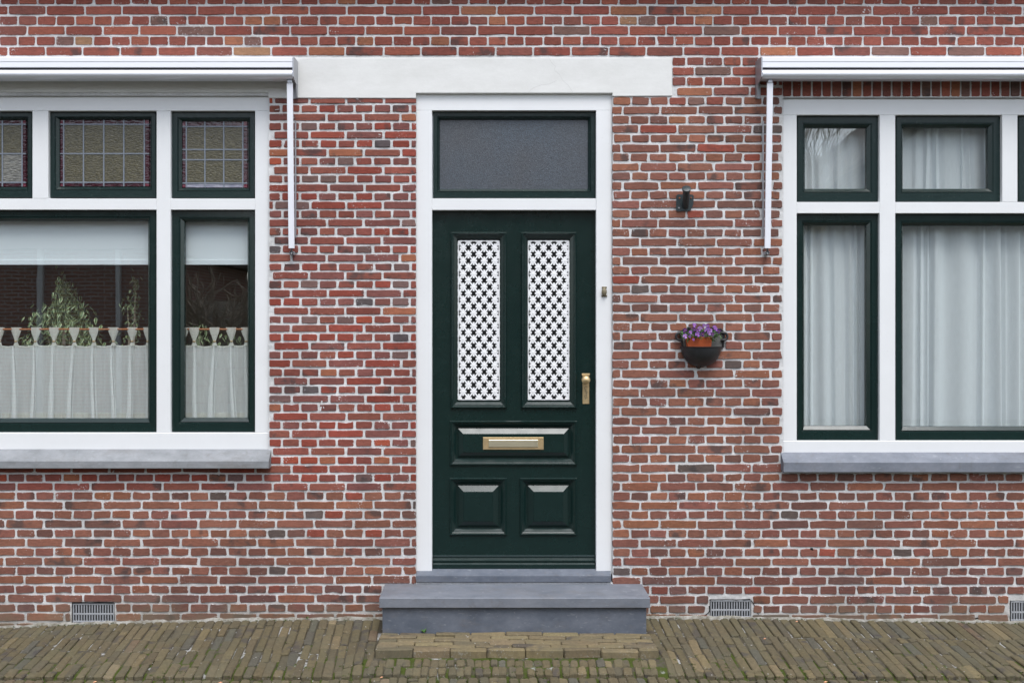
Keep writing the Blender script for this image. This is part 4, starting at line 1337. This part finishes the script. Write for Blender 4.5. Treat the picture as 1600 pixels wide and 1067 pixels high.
# long net curtains behind the right window
def net(x0, x1, y0, y1, Y, folds, label, amp=.03, seed=1):
    rs = random.Random(seed)
    nx = int((x1 - x0) * 1.3); nz = 14
    # irregular hanging folds: slow swell, sharp return
    knots, p = [], x0 - 20
    while p < x1 + 30:
        wdt = rs.choice((7, 9, 12, 16, 22, 30, 40)) * folds * rs.uniform(.8, 1.2)
        knots.append((p, wdt, rs.uniform(.35, 1), rs.uniform(-3, 3), rs.choice((.25, .5, .75)))); p += wdt
    vs, fs = [], []
    def depth(p, f):
        for (q, w_, a_, sl, pk) in knots:
            t = (p - q - sl * f) / w_
            if 0 <= t < 1:
                u = t / pk * .5 if t < pk else .5 + (t - pk) / (1 - pk) * .5
                return a_ * (.5 - .5 * math.cos(2 * math.pi * u)) * min(1, w_ / 14 + .3)
        return 0
    for i in range(nx + 1):
        p = x0 + (x1 - x0) * i / nx
        for j in range(nz + 1):
            f = j / nz
            d = depth(p, f)
            vs.append((XX(p, Y), Y - amp * d, ZZ(y0 + (y1 - y0) * f, Y)))
    for i in range(nx):
        for j in range(nz):
            a = i * (nz + 1) + j
            fs.append((a, a + nz + 1, a + nz + 2, a + 1))
    # overlapping thickness where the cloth doubles back
    for (q, w_, a_, sl, pk) in knots:
        if rs.random() < .3: continue
        e0 = q + w_ * rs.uniform(-.25, .3); ew = rs.uniform(.2, .6) * w_
        k0 = len(vs)
        for j in range(nz + 1):
            f = j / nz
            for g in (0, .5, 1):
                px_ = max(x0, min(x1, e0 + sl * f + ew * g * (.85 + .25 * f)))
                vs.append((XX(px_, Y), Y + .012 - .004 * (g == .5), ZZ(y0 + (y1 - y0) * f, Y)))
        for j in range(nz):
            for g in (0, 1):
                a = k0 + j * 3 + g
                fs.append((a, a + 1, a + 4, a + 3))
    b = MB(); b.add(vs, fs)
    o_ = b.build('net_curtain', M['voile_white'], None, smooth=True, fix=False)
    tag(o_, label, 'curtain', 'net curtains in the right window')
net(1247, 1372, 186, 310, .155, .8, 'white net curtain in the small square top pane of the right window', .030, 3)
net(1404, 1590, 186, 310, .155, .75, 'white net curtain in the second top pane of the right window', .030, 5)
net(1247, 1372, 340, 692, .16, .9, 'white net curtain in the tall narrow lower pane of the right window', .038, 8)
net(1396, 1750, 340, 692, .16, 1.0, 'long white net curtain in the wide lower pane of the right window', .040, 12)

# plants behind the left window
def leafy(name, label, px_, pot_w, pts, nleaf, L0, par_mat='ficus', droop=1.0, cat='potted plant', Y=.30):
    r_ = empty(name, (XX(px_, Y), Y, ZZ(684)), label, cat)
    zb = ZZ(684) + .001
    b = MB(); b.tube([(XX(px_, Y), Y, zb), (XX(px_, Y), Y, zb + .12), (XX(px_, Y), Y, zb + .13)], [pot_w * .75, pot_w, pot_w * 1.03], 18); b.build('pot', M['pot'], r_, smooth=True)
    b = MB()
    ztop = max(p[1] for p in pts)
    stems = []
    for (dx, z, wd_) in pts:
        e = Vector((XX(px_, Y) + dx, Y, z))
        stems.append(e)
        s0 = Vector((XX(px_, Y), Y, zb + .12))
        b.tube([s0, s0.lerp(e, .5) + Vector((0, 0, .02)), e], [.005, .004, .002], 6)
    b.build('stem', M['bark'], r_)
    b = MB()
    for _ in range(nleaf):
        (dx, z, wd_) = random.choice(pts)
        c0 = Vector((XX(px_, Y) + dx + random.gauss(0, wd_), Y + random.gauss(0, .045), z + random.gauss(0, .035)))
        L = L0 * random.uniform(.75, 1.25); W_ = L * .21
        yaw = random.uniform(0, 6.28)
        mt = Matrix.Rotation(yaw, 3, 'Z') @ Matrix.Rotation(-random.uniform(.35, 1.25) * droop, 3, 'X')
        prof = [(0, 0), (.28, 1), (.62, .8), (1, 0)]
        vs, ed = [], []
        for (t, w_) in prof:
            zc_ = -.25 * L * t * t
            if w_ == 0:
                vs.append((0, L * t, zc_)); ed.append(.55)
            else:
                vs += [(-W_ * w_, L * t, zc_ - .002), (0, L * t, zc_ + .002), (W_ * w_, L * t, zc_ - .002)]; ed += [1, 0, 1]
        fs = [(0, 1, 2), (0, 2, 3), (1, 4, 5, 2), (2, 5, 6, 3), (4, 7, 5), (5, 7, 6)]
        b.add([c0 + mt @ Vector(v_) for v_ in vs], fs, (0, 0, 0, 0), ed)
    tag(b.build('foliage', M[par_mat], r_, fix=False), kind='stuff')
zc = lambda y_: ZZ(y_, .30)
leafy('potted_ficus', 'variegated weeping fig behind the cafe curtain in the wide left pane', 100, .075,
      [(.0, zc(446), .010), (.004, zc(453), .018), (.005, zc(460), .026), (.01, zc(467), .035), (-.01, zc(474), .042), (.01, zc(480), .05), (.0, zc(486), .06), (.0, zc(494), .07), (.05, zc(490), .05), (-.06, zc(490), .055), (-.12, zc(500), .05), (.09, zc(500), .05), (.0, zc(505), .08), (.12, zc(515), .05), (-.06, zc(520), .10), (.06, zc(530), .10), (-.20, zc(535), .05), (.15, zc(535), .05)], 1150, .042)
leafy('potted_plant', 'thin trailing plant right of the weeping fig in the wide left pane', 208, .05,
      [(.012, zc(440), .006), (.015, zc(455), .008), (.008, zc(470), .012), (.004, zc(485), .014), (.008, zc(500), .016), (.0, zc(515), .018), (-.035, zc(478), .010), (-.03, zc(530), .04)], 150, .028, cat='potted plant')
leafy('potted_plant', 'low leafy plant at the foot of the narrow left pane', 340, .05,
      [(-.10, zc(528), .03), (.08, zc(534), .04), (-.02, zc(538), .05), (-.13, zc(515), .02)], 90, .035, cat='potted plant')

# ------------------------------------------------------------------ paving
pav = MB()
gx = np.arange(XX(-330), XX(1930), .02)
gw = [-.02, 0, .05, .1, .15, .2, .25, .279, .281, .33, .4, .5, .6, .65, .69, WL - .012, WL + .004, .85, .95, 1.1, 1.3, 1.6]
vs, fs = [], []
for X in gx:
    for wd_ in gw:
        vs.append((X, -wd_, gh(X, wd_) - .0075 + random.uniform(-.0012, .0012) - (.012 if WL - .02 < wd_ < WL + .01 else 0)))
ng = len(gw)
for i in range(len(gx) - 1):
    for j in range(ng - 1):
        fs.append((i * ng + j, i * ng + j + 1, (i + 1) * ng + j + 1, (i + 1) * ng + j))
pav.add(vs, fs)
pave = pav.build('pavement', M['soil'], None, smooth=True, fix=False)
tag(pave, kind='structure')

# uneven dirty mortar fillet where the wall meets the paving
b = MB(); vs, fs = [], []
xx_ = XX(-270); k = 0
segs_ = []
while xx_ < XX(1870):
    zz = lerp_tab(xx_, BASE)
    n1 = mn.noise(Vector((xx_ * 9, 0, 0))); n2 = mn.noise(Vector((xx_ * 31, 4, 0))); n3 = mn.noise(Vector((xx_ * 2.3, 9, 0)))
    hh = max(.001, .009 + .009 * n1 + .006 * n2 + .008 * n3); dd = max(.002, .013 + .010 * n2 + .008 * n1 + .006 * n3)
    vs += [(xx_, -.001, zz + hh), (xx_, -.005 - dd * .3, zz + hh * .55), (xx_, -dd, zz - .001 - .1 * dd), (xx_, -dd - .004, zz - .012)]
    if k: fs += [((k - 1) * 4 + j, k * 4 + j, k * 4 + j + 1, (k - 1) * 4 + j + 1) for j in range(3)]
    k += 1; xx_ += .009
b.add(vs, fs); b.build('mortar_fillet', M['mortar_dirty'], wall, fix=False)

PAL_PAV = [(10, (94, 86, 64)), (7, (90, 83, 64)), (6, (98, 90, 68)), (3, (86, 81, 66)), (1.3, (112, 101, 75)), (1.2, (84, 83, 74)), (.4, (102, 87, 70)), (.2, (124, 111, 88))]
pavers = []
def screen(X, wd_, z):
    d = D - wd_
    return 765 + (X - CX) / d * D * PPM, 510 + (CZ - z) / d * D * PPM
def paver(X0, X1, w0, w1, zf, pal, skew=.04, jit=.0016, depth=.03, seedx=None, edge_drop=0.0):
    """top at zf(X,w)"""
    pts = outline(X0, X1, w0, w1, jit, 2)
    cx_, cw_ = (X0 + X1) / 2, (w0 + w1) / 2
    hx, hw = (X1 - X0) / 2, (w1 - w0) / 2
    dz = random.uniform(-.0038, .0038)
    tx, tw = random.uniform(-.0026, .0026), random.uniform(-.0034, .0034)
    col = (*pick(pal), random.random())
    vs, ed = [], []
    def sh(X, wd_): return X + skew * wd_
    def top(X, wd_): return zf(sh(X, wd_), wd_) + dz + tx * (X - cx_) / hx + tw * (wd_ - cw_) / hw
    for (X, wd_) in pts: vs.append((sh(X, wd_), -wd_, top(X, wd_) - depth)); ed.append(1.)
    for (X, wd_) in pts: vs.append((sh(X, wd_), -wd_, top(X, wd_) - .005)); ed.append(1.)
    for (X, wd_) in pts:
        X2, w2 = cx_ + (X - cx_) * (1 - .0045 / hx), cw_ + (wd_ - cw_) * (1 - .0045 / hw)
        vs.append((sh(X2, w2), -w2, top(X2, w2))); ed.append(.3)
    vs.append((sh(cx_, cw_), -cw_, top(cx_, cw_) + .0012)); ed.append(0.)
    n_ = len(pts); fs = []
    for k in range(2):
        for a in range(n_):
            c_ = (a + 1) % n_
            fs.append((k * n_ + c_, k * n_ + a, (k + 1) * n_ + a, (k + 1) * n_ + c_))
    for a in range(n_): fs.append((2 * n_ + (a + 1) % n_, 2 * n_ + a, 3 * n_))
    c1 = [screen(v_[0], -v_[1], v_[2]) for v_ in vs[2 * n_:3 * n_]]
    xs_ = [max(0, min(1600, p[0])) for p in c1]; ys_ = [min(1067, p[1]) for p in c1]
    area = (max(xs_) - min(xs_)) * max(0, (max(ys_) - min(ys_)))
    pavers.append((area, vs, fs, col, ed))

CW = .0505
PL_X0, PL_X1 = STEPX0 - .012, STEPX1 + .02
PL_W0, PL_W1 = .292, .605
def columns(xa, xb, w0, w1, cw, ln, zf, pal=PAL_PAV, jit=.0028, half=False, skew=.04, halfrow=False):
    X = xa; k = 0
    while X + cw <= xb + .01:
        c_w = cw * random.uniform(.93, 1.07)
        off = random.choice((0, .5, .25, .7)) * ln if not half else 0
        a = w0 - off
        first = True
        while a < w1 - .02:
            L = ln * random.uniform(.88, 1.08)
            s, e = max(a, w0), min(a + L, w1)
            if w1 - e < .05: e = w1
            if e - s > .03:
                g = random.uniform(.0004, .0036)
                paver(X + g, X + c_w - g, s + .0022, e - .003, zf, pal, skew + random.uniform(-.012, .012), jit)
            a = e if a >= w0 else a + L
        X += c_w; k += 1
zf = lambda X, wd_: gh(X, wd_)
columns(XX(-330), PL_X0 - .035, .012, WL, CW, .165, zf)
columns(PL_X1 - .01, XX(1900), .012, .258, CW, .246, zf, half=True)
columns(PL_X1 - .01, XX(1900), .259, WL, CW, .165, zf)
# between: two rows of short setts in front of the platform
columns(PL_X0 - .035, PL_X1 - .01, PL_W1 + .012, WL, .0455, (WL - PL_W1 - .012) / 2, zf, half=True, jit=.0026, skew=.012)
# platform bricks laid lengthwise, level
row = 0; wv = PL_W0
while wv < PL_W1 - .01:
    we = min(wv + .0515, PL_W1)
    X = PL_X0 + (0 if row % 2 else -.09)
    while X < PL_X1:
        L = .198 * random.uniform(.96, 1.04)
        a, e = max(X, PL_X0), min(X + L, PL_X1)
        if e - a > .04:
            dz0 = random.uniform(-.003, .003)
            paver(a + .0015, e - .0015, wv + .0012, we - .0012, lambda X_, w_, dz0=dz0: .003 + dz0 - .012 * (w_ - .3), [(5, (122, 110, 82)), (4, (114, 103, 79)), (2, (104, 96, 76))], 0.0, .0016, .045)
        X += L
    wv = we; row += 1
# paving beyond the drop
columns(XX(-330), XX(1900), WL + .012, 1.45, CW, .20, zf)
pavers.sort(key=lambda p: -p[0])
rest = MB()
for i, (ar, vs, fs, col, ed) in enumerate(pavers):
    if i < 300:
        b = MB(); b.add(vs, fs, col, ed); b.build('paver', M['paver'], pave, fix=False)
    else:
        rest.add(vs, fs, col, ed)
tag(rest.build('pavers', M['paver'], pave, fix=False), kind='stuff')

# moss tufts and crumbs in the joints
b = MB()
def tuft(mb, X, wd_, z, r_, n_=9, hgt=.008):
    for _ in range(n_):
        a = random.uniform(0, 6.28); q = r_ * math.sqrt(random.random())
        x_, y_ = X + q * math.cos(a) * 1.4, -wd_ + q * math.sin(a)
        h_ = hgt * random.uniform(.4, 1.1); s_ = random.uniform(.002, .004); t = random.uniform(0, 3.14)
        dx, dy = s_ * math.cos(t), s_ * math.sin(t)
        mb.add([(x_ - dx, y_ - dy, z), (x_ + dx, y_ + dy, z), (x_ + random.uniform(-.003, .003), y_ + random.uniform(-.004, .002), z + h_)], [(0, 1, 2)])
for _ in range(900):
    px_ = random.uniform(-30, 1640)
    den = .35 + .65 * mn.noise(Vector((px_ * .012, 0, 3)))
    if px_ > 560: den += .28
    if random.random() > den: continue
    X = XX(px_)
    wd_ = WL - abs(random.gauss(0, .10)) if random.random() < .6 else WL + random.uniform(-.01, .03)
    if PL_X0 < X < PL_X1:
        wd_ = random.choice((PL_W1 + random.uniform(0, .02), WL + random.uniform(-.005, .02), random.uniform(PL_W1, WL)))
    tuft(b, X, wd_, gh(X, wd_) - .004, random.uniform(.004, .012), random.randint(5, 12), .006)
for _ in range(260):      # a thin line of moss and dirt at the wall foot
    X = XX(random.uniform(-20, 1620)); 
    if mn.noise(Vector((X * 1.7, 2, 8))) + random.uniform(-.3, .3) < .02 or STEPX0 - .03 < X < STEPX1 + .03: continue
    wd_ = random.uniform(.006, .03)
    tuft(b, X, wd_, gh(X, wd_) - .001, random.uniform(.003, .010), random.randint(4, 9), .008)
moss = b.build('moss', M['moss'], None, fix=False); tag(moss, kind='stuff')
b = MB()
def weed(X, wd_, z, s):
    w_ = empty('weed', (X, -wd_, z), 'tiny green weed sprouting from a paving joint against the house wall' if wd_ < .2 else 'tiny green weed sprouting at the foot of the blue stone riser', 'weed')
    b = MB()
    for k in range(9):
        a = random.uniform(0, 6.28); L = s * random.uniform(.6, 1.1)
        d = Vector((math.cos(a) * .6, math.sin(a) * .4, random.uniform(.3, 1))).normalized(); q = Vector((-d.y, d.x, 0)).normalized() * L * .18
        c0 = Vector((X, -wd_, z))
        b.add([c0, c0 + d * L * .5 + q, c0 + d * L, c0 + d * L * .5 - q], [(0, 1, 2, 3)])
    b.build('leaves', M['weed'], w_, fix=False)
weed(XX(663, -.3), .296, .002, .030)
weed(XX(481), .02, .0, .022)
b = MB()
for _ in range(420):
    px_ = random.uniform(-20, 1620); wd_ = random.uniform(.02, 1.0)
    X = XX(px_, -wd_); 
    if PL_X0 < X < PL_X1 and wd_ < PL_W1: z = .006; wd_ = random.uniform(PL_W0 + .02, PL_W1)
    else: z = gh(X, wd_) + .001
    s_ = random.uniform(.001, .0034)
    vs = [(X + random.uniform(-1, 1) * s_ * 2, -wd_ + random.uniform(-1, 1) * s_, z + random.uniform(0, 1) * s_) for _ in range(5)]
    b.add(vs, [(0, 1, 2), (0, 2, 3), (0, 3, 4), (1, 3, 2), (4, 2, 1)])
tag(b.build('grit', M['litter'], None, fix=False), kind='stuff')
b = MB()
for (px_, wd_) in ((148, .80), (344, .81), (596, .765), (1290, .80), (1195, .3), (1245, .06)):
    X = XX(px_, -wd_); z = gh(X, wd_) + .004; s_ = random.uniform(.008, .013)
    b.add([(X - s_, -wd_, z), (X, -wd_ - s_ * .7, z + .002), (X + s_, -wd_ + .001, z + .004), (X, -wd_ + s_ * .7, z + .005)], [(0, 1, 2, 3)])
tag(b.build('fallen_petals', M['litter_orange'], None, fix=False), kind='stuff')

# kerb, road, far ground
b = MB(); b.box(-30, 30, -1.62, -1.45, -.24, -.115, .006); tag(b.build('kerb', M['kerb'], None), kind='structure')
b = MB(); b.add([(-30, -1.62, -.22), (30, -1.62, -.22), (30, -9, -.22), (-30, -9, -.22)], [(0, 3, 2, 1)]); tag(b.build('road', M['asphalt'], None), kind='structure')
b = MB(); b.add([(-200, 200, -.30), (200, 200, -.30), (200, -200, -.30), (-200, -200, -.30)], [(0, 3, 2, 1)]); tag(b.build('ground', M['grass_far'], None), kind='structure')

# ------------------------------------------------------------------ the other side of the street (seen only as reflections in the glass)
h1 = empty('house', (-8.2, -11.5, -.3), 'dark brick house across the street, reflected in the wide left pane', 'house')
def hb(par, name, mat, X0, X1, Ya, Yb, Z0, Z1):
    b = MB(); b.box(X0, X1, Ya, Yb, Z0, Z1, 0); return b.build(name, M[mat], par)
hb(h1, 'wall', 'far_brick', -16, -5.75, -18, -11, -.3, 3.0)
b = MB(); b.extrude([(-10.7, 2.95), (-14.5, 6.4), (-18.3, 2.95)], -16.3, -5.5); b.build('roof', M['roof'], h1)
for (X, wd_) in ((-7.55, .09), (-6.25, .07)):
    hb(h1, 'downpipe', 'white', X - wd_ / 2, X + wd_ / 2, -11, -10.92, -.3, 2.95)
h2 = empty('house', (10, -18, -.3), 'gabled house across the street, reflected in the small top pane on the right', 'house')
b = MB()
g = [(6.9, -.3), (15.7, -.3), (15.7, 4.2), (11.3, 7.6), (6.9, 4.2)]
b.add([(x_, -16, z_) for x_, z_ in g] + [(x_, -24, z_) for x_, z_ in g], [(0, 1, 2, 3, 4), (9, 8, 7, 6, 5)] + [(i, (i + 1) % 5, 5 + (i + 1) % 5, 5 + i) for i in range(5)])
b.build('wall', M['far_render'], h2)
b = MB()
g = [(6.5, 4.0), (11.3, 7.75), (16.1, 4.0), (16.1, 4.2), (11.3, 8.0), (6.5, 4.2)]
b.add([(x_, -15.8, z_) for x_, z_ in g] + [(x_, -24.2, z_) for x_, z_ in g], [tuple(range(6)), tuple(range(11, 5, -1))] + [(i, (i + 1) % 6, 6 + (i + 1) % 6, 6 + i) for i in range(6)])
b.build('roof', M['roof'], h2)
h3 = empty('house', (1, -17, -.3), 'long dark brick house straight across the street, reflected in the door', 'house')
hb(h3, 'wall', 'far_brick', -3.4, 5.3, -25, -17, -.3, 5.6)
b = MB(); b.extrude([(-16.6, 5.5), (-21, 9.2), (-25.4, 5.5)], -3.7, 5.6); b.build('roof', M['roof'], h3)
for X in (-2.4, -.4, 3.2):
    hb(hb(h3, 'window', 'white', X, X + 1.2, -17, -16.95, .8, 2.4), 'window_pane', 'black', X + .08, X + 1.12, -16.945, -16.94, .88, 2.32)
    hb(hb(h3, 'window', 'white', X, X + 1.2, -17, -16.95, 3.6, 5.0), 'window_pane', 'black', X + .08, X + 1.12, -16.945, -16.94, 3.68, 4.92)
hb(h3, 'door', 'green', 1.5, 2.5, -17, -16.95, -.1, 2.2)
fe = empty('fence', (-4.4, -12.2, -.3), 'grey board fence across the street, reflected in the narrow left pane', 'fence')
X = -5.6
for k in range(8):
    hb(fe, 'board', 'wood_fence', -5.7, -1.5, -12.2, -12.17, -.25 + k * .30, -.25 + k * .30 + .28)
for X in (-5.6, -4.2, -2.9, -1.55): hb(fe, 'post', 'wood_fence', X - .05, X + .05, -12.165, -12.07, -.3, 2.2)
def bare_tree(base, height, label, seed, spread=.5, depth=6, r0=.07, q_=.62):
    rs = random.Random(seed)
    t = empty('bare_tree', base, label, 'tree')
    tr, tw = MB(), MB()
    def grow(p, d, L, r_, k):
        q = p + d * L
        (tr if k > depth - 3 else tw).tube([p, p.lerp(q, .5) + Vector((rs.uniform(-1, 1), rs.uniform(-1, 1), rs.uniform(-1, 1))) * L * .07, q], [r_, r_ * .9, r_ * q_], 5 if k > 3 else 3, False)
        if k == 0: return
        for _ in range(3 if k > 1 else 2):
            nd = (d + Vector((rs.uniform(-1, 1), rs.uniform(-1, 1), rs.uniform(-.45, .8))) * spread).normalized()
            grow(q, nd, L * rs.uniform(.68, .88), r_ * q_, k - 1)
    grow(Vector(base), Vector((0, 0, 1)), height * .27, r0, depth)
    tr.build('trunk', M['bark'], t, fix=False); tag(tw.build('twigs', M['bark'], t, fix=False), kind='stuff')
bare_tree((-4.75, -11.4, -.3), 2.9, 'small twiggy bare tree before the fence, reflected in the narrow left pane', 4, 1.0, 6, .045, .80)
bare_tree((6.1, -14.8, -.3), 6.4, 'tall bare tree across the street, reflected in the small top pane on the right', 9, .55, 6, .12, .65)
